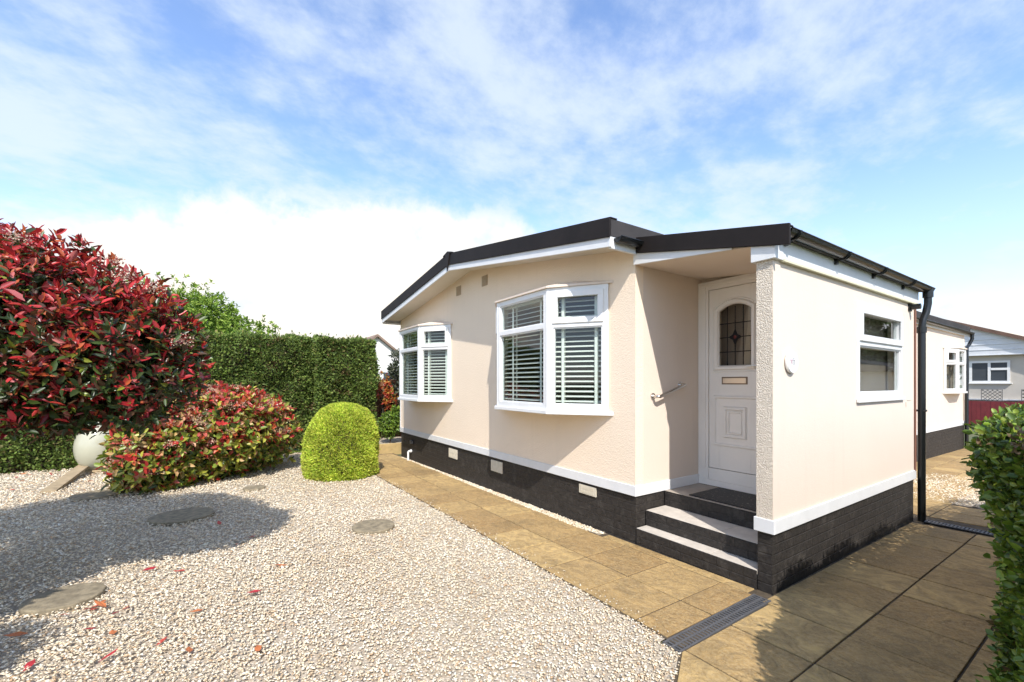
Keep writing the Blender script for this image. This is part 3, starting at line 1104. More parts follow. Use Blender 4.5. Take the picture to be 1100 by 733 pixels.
def front_door():
    y = 1.118
    leaf = MB()
    x0, x1, z0, z1 = -1.17, -0.585, 0.665, 2.62
    gx0, gx1, gz0, gz1 = -1.055, -0.714, 1.785, 2.375
    # leaf with an arched glazed opening
    leaf.box(x0, gx0, y - 0.045, y, z0, z1); leaf.box(gx1, x1, y - 0.045, y, z0, z1)
    leaf.box(gx0, gx1, y - 0.045, y, z0, gz0)
    arc = []
    for k in range(13):
        t = k / 12
        xx = gx1 + (gx0 - gx1) * t
        arc.append((xx, gz1 + 0.062 * (1 - (2 * t - 1) ** 2)))
    leaf.prism_y(list(reversed(arc)) + [(gx1, z1), (gx0, z1)], y - 0.045, y)
    door = leaf.build('front_door', M_door, home, bevel=0.002)
    # arched moulding round the glass
    mo = MB()
    def ring(path, a, b_, yy0, yy1):
        """closed mitred moulding round a counter-clockwise path, from offset a (inner) to b_ (outer)"""
        n = len(path)
        vs = []
        for i in range(n):
            p0, p1, p2 = Vector(path[i - 1]), Vector(path[i]), Vector(path[(i + 1) % n])
            d1, d2 = (p1 - p0).normalized(), (p2 - p1).normalized()
            n1, n2 = Vector((d1.y, -d1.x)), Vector((d2.y, -d2.x))
            nn = (n1 + n2).normalized(); nn = nn / max(0.4, nn.dot(n1))
            for o_, yy in ((a, yy1), (a + (b_ - a) * 0.25, yy0), (a + (b_ - a) * 0.75, yy0), (b_, yy1)):
                q = p1 + nn * o_
                vs.append((q.x, yy, q.y))
        fs = []
        for i in range(n):
            j = (i + 1) % n
            for k in range(3):
                fs.append((i * 4 + k, j * 4 + k, j * 4 + k + 1, i * 4 + k + 1))
        mo.add(vs, fs)
    path = [(gx0, gz0), (gx1, gz0)] + arc
    ring(path, 0.002, 0.052, y - 0.066, y - 0.0452)
    ring(path, 0.058, 0.072, y - 0.053, y - 0.0452)
    def sq(a, b_, c, d): return [(a, c), (b_, c), (b_, d), (a, d)]
    ring(sq(-1.105, -0.65, 0.93, 1.445), -0.016, 0.016, y - 0.062, y - 0.0452)
    ring(sq(-0.985, -0.775, 1.03, 1.325), -0.022, 0.022, y - 0.066, y - 0.0452)
    ring(sq(-0.945, -0.815, 1.07, 1.285), -0.006, 0.012, y - 0.058, y - 0.0452)
    mo.build('moulding', M_door, door, bevel=0.002)
    gl = MB(); gl.box(gx0 - 0.01, gx1 + 0.01, y - 0.03, y - 0.026, gz0 - 0.01, gz1 + 0.07); gl.build('pane', M_glass_door, door)
    # lead lines with a star of dark glass
    ld = MB()
    yy0, yy1 = y - 0.0315, y - 0.0305
    cx, cz = (gx0 + gx1) / 2, gz0 + 0.30
    for xx in (gx0 + 0.085, cx, gx1 - 0.085):
        ld.box(xx - 0.005, xx + 0.005, yy0, yy1, gz0, gz1 + 0.04)
    for zz in (gz0 + 0.145, cz, gz0 + 0.45):
        ld.box(gx0, gx1, yy0 - 0.001, yy1 - 0.001, zz - 0.005, zz + 0.005)
    st = [(cx, cz - 0.092), (cx + 0.026, cz - 0.028), (cx + 0.075, cz), (cx + 0.026, cz + 0.028), (cx, cz + 0.092), (cx - 0.026, cz + 0.028), (cx - 0.075, cz), (cx - 0.026, cz - 0.028)]
    ld.prism_y(st, yy0 - 0.003, yy1 - 0.0015)
    ld.build('lead_pattern', M_lead, door)
    st2 = MB(); st2.prism_y([(cx, cz - 0.022), (cx + 0.02, cz), (cx, cz + 0.022), (cx - 0.02, cz)], yy0 - 0.005, yy0 - 0.0032); st2.build('red_glass_star', simple('red_glass', (0.12, 0.015, 0.012), 0.2), door)
    # letterbox and handle
    lb = MB(); lb.box(-1.022, -0.745, y - 0.052, y - 0.0452, 1.582, 1.662); lb.build('letterbox', M_chrome_dark, door, bevel=0.003)
    lf = MB(); lf.box(-1.008, -0.759, y - 0.060, y - 0.0521, 1.594, 1.650); lf.build('letterbox_flap', M_flap, door, bevel=0.004)
    hd = MB(); hd.box(-0.645, -0.612, y - 0.055, y - 0.0452, 1.62, 1.84)
    hd.tube([(-0.628, y - 0.05, 1.775), (-0.628, y - 0.085, 1.775), (-0.64, y - 0.095, 1.775), (-0.735, y - 0.095, 1.77)], 0.010, 8)
    hd.build('handle', M_white, door, bevel=0.003)
    # frame, threshold panel
    fr = MB()
    fr.box(XC + 0.002, x0 - 0.004, y - 0.06, y + 0.001, 0.53, 2.72)
    fr.box(x1 + 0.004, -0.47, y - 0.06, y + 0.001, 0.53, 2.72)
    fr.box(x0 - 0.004, x1 + 0.004, y - 0.06, y + 0.001, z1 + 0.004, 2.72)
    fr.box(x0 - 0.0035, x1 + 0.0035, y - 0.055, y, 0.53, z0 - 0.006)
    fr.box(XC + 0.045, x0 - 0.03, y - 0.07, y - 0.0605, 0.66, 2.66)
    fr.box(XC + 0.045, x1 + 0.06, y - 0.0702, y - 0.0605, 2.661, 2.69)
    f = fr.build('door_frame', M_door, home, bevel=0.003)
    th = MB(); th.box(XC + 0.003, -0.14, y - 0.066, y, 0.468, 0.529); th.build('threshold', M_door, f, bevel=0.003)
    # curtain and dark hall behind the door glass
    bk = MB(); bk.box(-1.15, -0.60, 1.235, 1.245, 1.60, 2.55)
    bk.build('hall_backing', simple('hall_wall', (0.40, 0.36, 0.33), 0.9, 0.1, 2), home)
    cu = MB()
    cu.prism_y([(-0.86, 1.70), (-0.72, 1.70), (-0.72, 2.45), (-0.79, 2.45), (-0.80, 2.2)], 1.175, 1.185)
    cu.build('curtain', M_curtain, door)


M_glass_door = glass_mat('obscured_door_glass', (0.80, 0.77, 0.72), 1.2)
M_flap = simple('letterbox_brass', (0.78, 0.66, 0.52), 0.28, 0.05, 6, metal=0.6)
M_chrome_dark = simple('letterbox_surround', (0.20, 0.15, 0.11), 0.3, 0.1, 6, metal=0.8)
front_door()


def steps():
    xa, xb = XC + 0.012, -0.119
    specs = [(0.004, 0.155, 0.15), (0.15, 0.31, 0.45), (0.45, 0.466, 1.05)]
    for i, (y0, zt, yb) in enumerate(specs):
        rb = MB()
        rb.box(xa, xb, y0 + 0.012, yb + (0.011 if i < 2 else 0), -0.06 if i == 0 else specs[i - 1][1] - 0.03, zt - 0.036)
        s = rb.build('step', M_brick, home)
        tr = MB()
        n = 3
        for k in range(n):
            a = xa + (xb - xa) * k / n; c = xa + (xb - xa) * (k + 1) / n
            tr.box(a + (0.001 if k else 0), c - 0.002, y0, yb + (0.010 if i < 2 else 0.0), zt - 0.0355, zt)
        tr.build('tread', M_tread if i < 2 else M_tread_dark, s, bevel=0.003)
    # black painted front edge of the top step
    e = MB(); e.box(xa, xb, 0.447, 0.4495, 0.315, 0.462); e.build('riser', M_brick, home)
    b = MB(); b.box(xa, xb, 0.147, 0.1495, 0.160, 0.306); b.build('riser', M_brick, home)
    a = MB(); a.box(xa, xb, 0.001, 0.0035, -0.05, 0.151); a.build('riser', M_brick, home)


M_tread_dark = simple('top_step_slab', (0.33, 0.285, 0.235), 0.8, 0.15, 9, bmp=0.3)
steps()


def doormat():
    t = MB(); t.box(-1.02, -0.15, 0.475, 1.0, 0.4675, 0.478)
    # raised studs
    m_ = MB()
    o = t.build('doormat', M_mat, bevel=0.003)
    tag(o, 'black rubber doormat on the top porch step', 'doormat')


doormat()


def fittings():
    # grab rail on the porch wall
    r = MB()
    y0, y1, za, zb = 0.265, 0.72, 1.46, 1.575
    x = XC
    pts = [(x + 0.004, y0, za)]
    for k in range(6):
        t = k / 5 * math.pi / 2
        pts.append((x + 0.075 - 0.028 + 0.028 * math.sin(t) - 0.0, y0 + 0.028 * (1 - math.cos(t)), za))
    pts2 = []
    for k in range(6):
        t = k / 5 * math.pi / 2
        pts2.append((x + 0.047 + 0.028 * math.cos(t), y1 - 0.028 + 0.028 * math.sin(t), zb))
    r.tube(pts + pts2 + [(x + 0.004, y1, zb)], 0.017, 12)
    for yy, zz in ((y0, za), (y1, zb)):
        r.lathe([(0.036, 0.0), (0.034, 0.008)], 18, Matrix.Translation((x + 0.001, yy, zz)) @ Matrix.Rotation(R(90), 4, 'Y'))
    r.build('grab_rail', M_chrome, home, smooth=True)
    # gable vents
    for cx in (-5.18, -4.275):
        v = MB()
        v.box(cx - 0.085, cx + 0.085, -0.012, -0.001, 3.125, 3.285)
        for k in range(6):
            v.box(cx - 0.068, cx + 0.068, -0.017, -0.0122, 3.141 + k * 0.022, 3.153 + k * 0.022)
        v.build('gable_vent', M_vent_brown, home, bevel=0.002)
    # air bricks in the plinth
    for (a, b_, z0, z1) in ((-5.59, -5.26, 0.245, 0.41), (-4.09, -3.77, 0.255, 0.42), (-2.115, -1.845, 0.335, 0.435)):
        v = MB()
        v.box(a, b_, -0.002, 0.0115, z0, z1)
        n = 9
        for k in range(n):
            w = (b_ - a - 0.06) / n
            xx = a + 0.03 + k * w
            for (q0, q1) in ((0.12, 0.46), (0.54, 0.88)):
                v.box(xx + w * 0.2, xx + w * 0.8, -0.005, -0.0022, z0 + (z1 - z0) * q0, z0 + (z1 - z0) * q1)
        v.build('air_brick', M_vent, home, bevel=0.001)
    # small pipe fitting near the left end of the plinth
    v = MB()
    v.tube([(-7.5, 0.012, 0.10), (-7.5, -0.05, 0.10), (-7.5, -0.065, 0.085), (-7.5, -0.065, -0.12)], 0.022, 10)
    v.lathe([(0.035, 0), (0.035, 0.03)], 12, Matrix.Translation((-7.5, 0.01, 0.10)) @ Matrix.Rotation(R(90), 4, 'X'))
    v.build('overflow_pipe', M_white, home, smooth=True)
    v = MB(); v.box(-7.52, -7.38, -0.03, 0.0115, 0.26, 0.34); v.build('meter_tap', M_drain, home, bevel=0.01)
    # small black fitting under the eaves and a cable down the corner
    v = MB()
    v.tube([(0.0005, 3.20, 2.475), (0.10, 3.20, 2.475)], 0.032, 12)
    v.box(0.001, 0.014, 3.15, 3.25, 2.43, 2.52)
    v.build('security_lamp', M_black, home, smooth=True)
    v = MB()
    v.tube([(0.012, 3.375, 2.50), (0.012, 3.375, 0.56)], 0.010, 8)
    v.build('cable', simple('brown_cable', (0.20, 0.09, 0.06), 0.6), home)
    v = MB(); v.tube([(0.004, 3.07, 1.375), (0.004, 3.09, 1.40), (0.004, 3.25, 1.40)], 0.003, 5)
    v.tube([(0.004, 3.07, 1.375), (0.004, 3.07, 1.32)], 0.003, 5); v.build('thin_wire', M_vent, home)


fittings()


def plaque():
    t = thing('house_number_plaque', (0.0, 0.255, 1.76), 'small round white ceramic plaque on the wall beside the porch pillar', 'plaque')
    M = Matrix.Rotation(R(90), 4, 'Y')
    p = MB(); p.lathe([(0.060, 0.0), (0.085, 0.006), (0.088, 0.018), (0.082, 0.028), (0.074, 0.028), (0.0725, 0.0265), (0.002, 0.0265)], 36, Matrix.Translation((0.001, 0, 0)) @ M)
    p.build('disc', simple('glazed_ceramic', (0.80, 0.79, 0.76), 0.15, 0.02), t, smooth=True)
    d = MB()
    def blob(y, z, r): d.lathe([(r, 0), (r * 0.8, 0.0012)], 10, Matrix.Translation((0.0279, y, z)) @ M)
    for (y, z, r) in ((-0.03, 0.005, 0.013), (-0.018, 0.014, 0.010), (-0.040, 0.016, 0.009), (-0.022, -0.008, 0.009)): blob(y, z, r)
    d.build('flower_motif', simple('pink_glaze', (0.55, 0.40, 0.42), 0.2), t)
    k = MB()
    k.box(0.0279, 0.0289, -0.004, 0.002, -0.028, 0.022); k.lathe([(0.007, 0), (0.006, 0.001)], 8, Matrix.Translation((0.0279, 0.012, 0.030)) @ M)
    k.box(0.0279, 0.0289, 0.010, 0.030, 0.012, 0.017); k.box(0.0279, 0.0289, 0.022, 0.028, -0.022, 0.0118)
    k.build('painted_numeral', simple('grey_glaze', (0.22, 0.22, 0.22), 0.25), t)


plaque()


# ------------------------------------------------------------------ drains
def drain(name, x0, x1, y0, y1, along, label):
    mb = MB()
    t = thing(name, ((x0 + x1) / 2, (y0 + y1) / 2, g((x0 + x1) / 2, (y0 + y1) / 2)), label, 'drain')
    cx, cy = t.location.x, t.location.y
    zz = 0.014
    ch = MB()
    ch.box(x0 - cx, x1 - cx, y0 - cy, y1 - cy, -0.06, zz - 0.012)
    ch.build('channel', M_drain_in, t)
    L = (y1 - y0) if along == 'y' else (x1 - x0)
    W = (x1 - x0) if along == 'y' else (y1 - y0)
    def bx(a0, a1, b0, b1, c0, c1):    # a across, b along
        if along == 'y': mb.box(x0 - cx + a0, x0 - cx + a1, y0 - cy + b0, y0 - cy + b1, c0, c1)
        else: mb.box(x0 - cx + b0, x0 - cx + b1, y0 - cy + a0, y0 - cy + a1, c0, c1)
    bx(0, 0.014, 0, L, -0.01, zz); bx(W - 0.014, W, 0, L, -0.01, zz); bx(W / 2 - 0.007, W / 2 + 0.007, 0, L, -0.009, zz - 0.001)
    n = int(L / 0.030)
    for i in range(n + 1):
        b = i * (L - 0.014) / n
        bx(0.0142, W / 2 - 0.0072, b, b + 0.014, -0.006, zz - 0.002)
        bx(W / 2 + 0.0072, W - 0.0142, b, b + 0.014, -0.006, zz - 0.002)
    mb.build('grating', M_drain, t)


drain('channel_drain', -0.082, 0.042, -1.19, -0.115, 'y', 'grey slotted channel drain between the path and the patio below the steps')
drain('channel_drain', 0.09, 2.3, 3.36, 3.48, 'x', 'dark slotted channel drain crossing the paving at the foot of the downpipe')


# ------------------------------------------------------------------ foliage tools
def unit(v):
    return v / np.maximum(np.linalg.norm(v, axis=-1, keepdims=True), 1e-9)


def leaves_mesh(name, base, axis, nrm, length, width, colors, m, parent, fold=0.18, droop=0.12, extra=None):
    """pointed oval leaves: six points and two quads each"""
    n = len(base)
    axis = unit(axis)
    side = unit(np.cross(axis, nrm))
    nrm = np.cross(side, axis)
    L, W = np.broadcast_to(length, n)[:, None], np.broadcast_to(width, n)[:, None]
    up = nrm * W * fold
    P = [base,
         base + axis * L * 0.33 + side * W * 0.5 + up,
         base + axis * L * 0.72 + side * W * 0.40 + up - nrm * L * droop * 0.4,
         base + axis * L - nrm * L * droop,
         base + axis * L * 0.72 - side * W * 0.40 + up - nrm * L * droop * 0.4,
         base + axis * L * 0.33 - side * W * 0.5 + up]
    V = np.stack(P, 1).reshape(-1, 3)
    F = np.stack([np.array([0, 1, 2, 3]), np.array([0, 3, 4, 5])])[None] + (np.arange(n) * 6)[:, None, None]
    F, C = F.reshape(-1, 4), np.repeat(colors, 6, 0)
    if extra is not None:                # blossom growing among the leaves
        F = np.concatenate([F, extra[1] + len(V)]); V = np.concatenate([V, extra[0]]); C = np.concatenate([C, extra[2]])
    return np_mesh(name, V, F, m, parent, C)


def blossom(heads, outs, m, lift, sig, size, cols):
    V, F, C = [], [], []
    for c_, d_ in zip(heads, outs):
        q = c_ + d_ * lift + np.clip(rng.normal(0, sig, (m, 3)), -1.8 * sig, 1.8 * sig) * np.array([1, 1, 0.65])
        ax = unit(rng.normal(size=q.shape)); sd = unit(np.cross(ax, rng.normal(size=q.shape)))
        k = len(F) * m
        V.append(np.stack([q, q + ax * size * .5 + sd * size * .5, q + ax * size, q + ax * size * .5 - sd * size * .5], 1).reshape(-1, 3))
        F.append(np.arange(4)[None] + (np.arange(m) * 4)[:, None] + k * 4)
        C.append(np.repeat(pick(cols, [3, 2, 2], m), 4, 0))
    return np.concatenate(V), np.concatenate(F), np.concatenate(C)


def sprays_mesh(name, base, axis, nrm, length, width, colors, m, parent):
    """kite shaped foliage sprays: one quad each"""
    n = len(base)
    axis = unit(axis); side = unit(np.cross(axis, nrm))
    L, W = np.broadcast_to(length, n)[:, None], np.broadcast_to(width, n)[:, None]
    V = np.stack([base, base + axis * L * 0.45 + side * W * 0.5, base + axis * L, base + axis * L * 0.5 - side * W * 0.5], 1).reshape(-1, 3)
    F = np.arange(4)[None] + (np.arange(n) * 4)[:, None]
    return np_mesh(name, V, F, m, parent, np.repeat(colors, 4, 0))


def pick(cols, w, n, jit=0.2):
    c = np.array(cols)[rng.choice(len(cols), n, p=np.array(w) / sum(w))]
    return np.clip(c * rng.uniform(1 - jit, 1 + jit, (n, 1)) * rng.uniform(0.93, 1.07, (n, 3)), 0, 0.9)


def blob_points(blobs, n, shell=0.3):
    """points through the outer shell of a union of ellipsoids, with outward directions"""
    B = np.array(blobs, float)          # cx cy cz rx ry rz
    area = (B[:, 3] * B[:, 4] + B[:, 3] * B[:, 5] + B[:, 4] * B[:, 5])
    k = rng.choice(len(B), n, p=area / area.sum())
    d = unit(rng.normal(size=(n, 3)))
    rr = 1 - shell * rng.random(n) ** 1.6
    p = B[k, :3] + d * B[k, 3:] * rr[:, None]
    out = unit(d / B[k, 3:])
    ok = np.ones(n, bool)
    for j in range(len(B)):
        q = (p - B[j, :3]) / B[j, 3:]
        ok &= ~((np.linalg.norm(q, axis=1) < 1 - shell) & (k != j))
    return p[ok], out[ok]


def rosettes(tips, dirs, per, spread=(25, 80)):
    """leaf bases and axes for whorls at shoot tips"""
    n = len(tips)
    tips, dirs = np.repeat(tips, per, 0), np.repeat(dirs, per, 0)
    idx = np.tile(np.arange(per), n)
    ref = np.where(np.abs(dirs[:, 2:]) < 0.9, np.array([[0, 0, 1.0]]), np.array([[1.0, 0, 0]]))
    a = unit(np.cross(dirs, ref)); b = np.cross(dirs, a)
    th = idx * 2.4 + np.repeat(rng.uniform(0, 6.28, n), per) + rng.normal(0, 0.25, n * per)
    el = np.radians(spread[0] + (spread[1] - spread[0]) * (idx / max(per - 1, 1)) + rng.normal(0, 9, n * per))
    rad = a * np.cos(th)[:, None] + b * np.sin(th)[:, None]
    ax = dirs * np.cos(el)[:, None] + rad * np.sin(el)[:, None]
    nr = dirs * np.sin(el)[:, None] - rad * np.cos(el)[:, None]
    base = tips - dirs * (0.012 * idx)[:, None]
    return base, ax, nr, idx


def branches(mb, root, tops, r0, seed=1):
    rnd = random.Random(seed)
    root = Vector(root)
    for t in tops:
        t = Vector(t)
        mid = root.lerp(t, 0.5) + Vector((rnd.uniform(-.12, .12), rnd.uniform(-.12, .12), 0.1))
        mb.tube([root, root.lerp(mid, 0.5) + Vector((rnd.uniform(-.04, .04), rnd.uniform(-.04, .04), 0.03)), mid, mid.lerp(t, 0.5), t], [r0, r0 * 0.8, r0 * 0.6, r0 * 0.4, r0 * 0.15], 7)


RED, CRIM, COPPER = (0.44, 0.030, 0.032), (0.20, 0.012, 0.018), (0.42, 0.10, 0.035)
GREEN, DKGREEN, LIME, PINK = (0.060, 0.095, 0.022), (0.036, 0.058, 0.018), (0.24, 0.28, 0.04), (0.50, 0.14, 0.13)


def red_tree():
    t = thing('photinia_tree', (-3.25, -5.35, g(-3.25, -5.35)), 'large round crimson leaved tree overhanging the gravel', 'tree')
    ox, oy, oz = t.location
    W = [(-2.53, -3.98, 1.80, .54, .54, .56), (-2.85, -4.42, 1.98, .74, .72, .70), (-3.35, -4.95, 2.02, .95, .9, .80), (-4.15, -5.85, 2.02, .9, .9, .82),
         (-2.55, -4.35, 1.62, .50, .50, .36), (-2.4, -5.4, 1.9, .8, .8, .65), (-1.65, -5.5, 1.62, .50, .45, .42), (-0.75, -5.25, 1.55, .38, .35, .3)]
    blobs = [(a - ox - 0.04, b - oy - 0.06, c - oz, d, e, f) for a, b, c, d, e, f in W]
    p, o = blob_points(blobs, 7600, 0.46)
    shoot = np.where(rng.random(len(p)) < 0.06, rng.uniform(0.02, 0.09, len(p)), 0)
    p = p + (o * 0.6 + np.array([0, 0, 0.8])) * (shoot * np.clip(o[:, 2] + 0.5, 0, 1))[:, None]
    d = unit(o * 0.7 + np.array([0, 0, 0.55]) + rng.normal(0, 0.35, o.shape))
    top = np.clip(o[:, 2] * 0.5 + 0.5, 0, 1)              # red new growth on top; browner leaves below also paint in the crown's shade
    b, ax, nr, idx = rosettes(p, d, 8)
    n = len(b)
    redness = np.repeat(np.clip(0.10 + 0.80 * top ** 1.7 + rng.normal(0, 0.22, len(p)), 0, 1), 8)
    c = pick([RED, CRIM, COPPER, PINK, (0.50, 0.05, 0.04)], [4, 1.6, 2.0, 1.3, 2], n)
    gcol = pick([GREEN, DKGREEN, LIME, CRIM, (0.085, 0.042, 0.020)], [3, 4, 0.6, 1.0, 3.5], n)
    isred = rng.random(n) < redness - 0.10 * (idx > 4)
    c = np.where(isred[:, None], c, gcol)
    L = rng.uniform(0.075, 0.105, n) * rng.uniform(0.45, 1.0, n) ** 0.8
    fp, fo = blob_points([blobs[0], blobs[0], blobs[1]], 400, 0.05)
    k = (fo[:, 2] > 0.05) & (fo[:, 0] > 0.25)
    fl = blossom(fp[k][:6], fo[k][:6], 120, 0.025, 0.034, 0.011, [(0.55, 0.38, 0.26), (0.45, 0.22, 0.17), (0.62, 0.50, 0.38)])
    leaves_mesh('crown', b, ax, nr, L, L * rng.uniform(0.30, 0.42, n), c, M_leaf, t, extra=fl)
    # inner older leaves
    p, o = blob_points([(x, y, z, a * .68, b_ * .68, c_ * .68) for x, y, z, a, b_, c_ in blobs], 1500, 0.6)
    b, ax, nr, idx = rosettes(p, unit(o + rng.normal(0, .5, o.shape)), 8)
    n = len(b)
    leaves_mesh('inner_foliage', b, ax, nr, rng.uniform(0.08, 0.12, n), rng.uniform(0.03, 0.045, n), pick([DKGREEN, GREEN, CRIM], [6, 2, 2], n), M_leaf, t)
    tr = MB()
    tr.tube([(0, 0, -0.05), (0.03, 0.02, 0.5), (-0.02, 0.05, 1.0)], [0.10, 0.08, 0.07], 10)
    branches(tr, (-0.02, 0.05, 0.98), [(x * .9, y * .9, z) for x, y, z, *_ in blobs], 0.05)
    tr.build('trunk', M_bark, t, smooth=True)


red_tree()


def photinia_bush():
    t = thing('photinia_bush', (-7.73, -3.72, g(-7.73, -3.72)), 'rounded bush with mixed red, copper and green leaves on the gravel', 'bush')
    blobs = [(0.25, -0.38, 0.66, 0.88, 0.78, 0.74), (-0.05, 0.35, 0.80, 0.95, 0.85, 0.80), (-0.5, 0.9, 0.70, 0.75, 0.65, 0.66), (0.60, -0.62, 0.42, 0.60, 0.50, 0.48)]
    p, o = blob_points(blobs, 3300, 0.35)
    p = p + o * (rng.normal(0, 0.035, len(p)) + np.where(rng.random(len(p)) < 0.12, rng.uniform(0.02, 0.14, len(p)), 0))[:, None]
    k = p[:, 2] > 0.03; p, o = p[k], o[k]
    d = unit(o + np.array([0, 0, 0.35]) + rng.normal(0, 0.35, o.shape))
    b, ax, nr, idx = rosettes(p, d, 7)
    n = len(b)
    top = np.repeat(np.clip(o[:, 2] * 0.5 + 0.5 + rng.normal(0, 0.2, len(p)), 0, 1), 7)
    c1 = pick([(0.55, 0.05, 0.045), (0.50, 0.11, 0.04), (0.52, 0.12, 0.10), (0.55, 0.27, 0.15)], [4.5, 2.6, 2.4, 1.8], n)
    c2 = pick([(0.40, 0.40, 0.06), (0.20, 0.26, 0.04), GREEN, (0.50, 0.34, 0.13)], [4, 3.4, 2.2, 1.8], n)
    c = np.where((rng.random(n) < 0.06 + 0.66 * top ** 1.7)[:, None], c1, c2)
    L = rng.uniform(0.085, 0.145, n)
    fp, fo = blob_points(blobs, 220, 0.05)
    k = (fo[:, 2] > -0.1) & (fo[:, 0] > -0.2)
    fl = blossom(fp[k][:40], fo[k][:40], 60, 0.04, 0.05, 0.022, [(0.55, 0.36, 0.24), (0.50, 0.27, 0.18), (0.58, 0.45, 0.30)])
    leaves_mesh('crown', b, ax, nr, L, L * rng.uniform(0.40, 0.54, n), c, M_leaf, t, extra=fl)
    tr = MB()
    branches(tr, (0, 0, -0.03), [(x * .8, y * .8, z + .3) for x, y, z, *_ in blobs] + [(0.3, 0.1, 0.9), (-0.3, -0.3, 0.8)], 0.03, 4)
    tr.build('stem', M_bark, t, smooth=True)


photinia_bush()


def conifer(name, loc, prof, label, cols, n, size, cat='bush'):
    """clipped conifer of revolution: prof gives (z, radius, lean x)"""
    t = thing(name, loc, label, cat)
    Z = np.array([q[0] for q in prof]); Rr = np.array([q[1] for q in prof])
    core = MB(); core.lathe([(max(r - 0.10, 0.02), z * 0.93) for z, r in zip(Z, Rr)], 20); core.build('twigs', M_twig, t)
    ar = np.interp(np.linspace(0, 1, 200), np.linspace(0, 1, len(Z)), Rr) + 0.12
    u = rng.choice(200, n * 2, p=ar / ar.sum()) / 199 + rng.uniform(-.003, .003, n * 2)
    u = np.clip(u, 0, 1)
    z = np.interp(u, np.linspace(0, 1, len(Z)), Z); r = np.interp(u, np.linspace(0, 1, len(Z)), Rr)
    dz = np.interp(np.clip(u + .02, 0, 1), np.linspace(0, 1, len(Z)), Z) - np.interp(np.clip(u - .02, 0, 1), np.linspace(0, 1, len(Z)), Z)
    dr = np.interp(np.clip(u + .02, 0, 1), np.linspace(0, 1, len(Z)), Rr) - np.interp(np.clip(u - .02, 0, 1), np.linspace(0, 1, len(Z)), Rr)
    a = rng.uniform(0, 2 * np.pi, n * 2)
    wob = 1 + 0.055 * np.sin(3 * a + 1) * np.sin(4 * z) + 0.03 * np.sin(7 * a + 9 * z)
    fill = 1 - 0.12 * rng.random(n * 2) ** 2 + np.where(rng.random(n * 2) < 0.04, rng.uniform(0, 0.06, n * 2), 0)
    p = np.stack([r * wob * fill * np.cos(a), r * wob * fill * np.sin(a), z * (0.97 + 0.03 * fill)], 1)
    o = unit(np.stack([dz * np.cos(a), dz * np.sin(a), -dr], 1))
    ax = unit(o + np.array([0, 0, 0.5]) + rng.normal(0, 0.55, o.shape))
    nr = unit(o + rng.normal(0, 0.7, o.shape))
    m = len(p)
    sprays_mesh('foliage', p - o * 0.03, ax, nr, size * rng.uniform(0.6, 1.4, m), size * 0.5 * rng.uniform(0.6, 1.3, m), pick(*cols, m) * (1 + 0.20 * np.sin(p[:, 2] * 7 + 2 * np.sin(a * 2)) * np.sin(a * 5 + p[:, 2] * 3))[:, None] * np.array([[1.0, 0.99, 0.9]]), M_matte_leaf, t)  # darker patches in the colour stand in for shaded gaps between sprays
    return t


conifer('golden_conifer', (-6.62, -1.62, g(-6.6, -1.6)),
        [(0.0, 0.61), (0.12, 0.64), (0.35, 0.655), (0.6, 0.645), (0.85, 0.60), (1.05, 0.52), (1.20, 0.40), (1.29, 0.23), (1.32, 0.03)],
        'dome shaped clipped golden green conifer on the gravel by the path', ([(0.50, 0.60, 0.075), (0.37, 0.51, 0.06), (0.62, 0.65, 0.12), (0.42, 0.44, 0.08)], [4, 3, 3, 1]), 34000, 0.036)


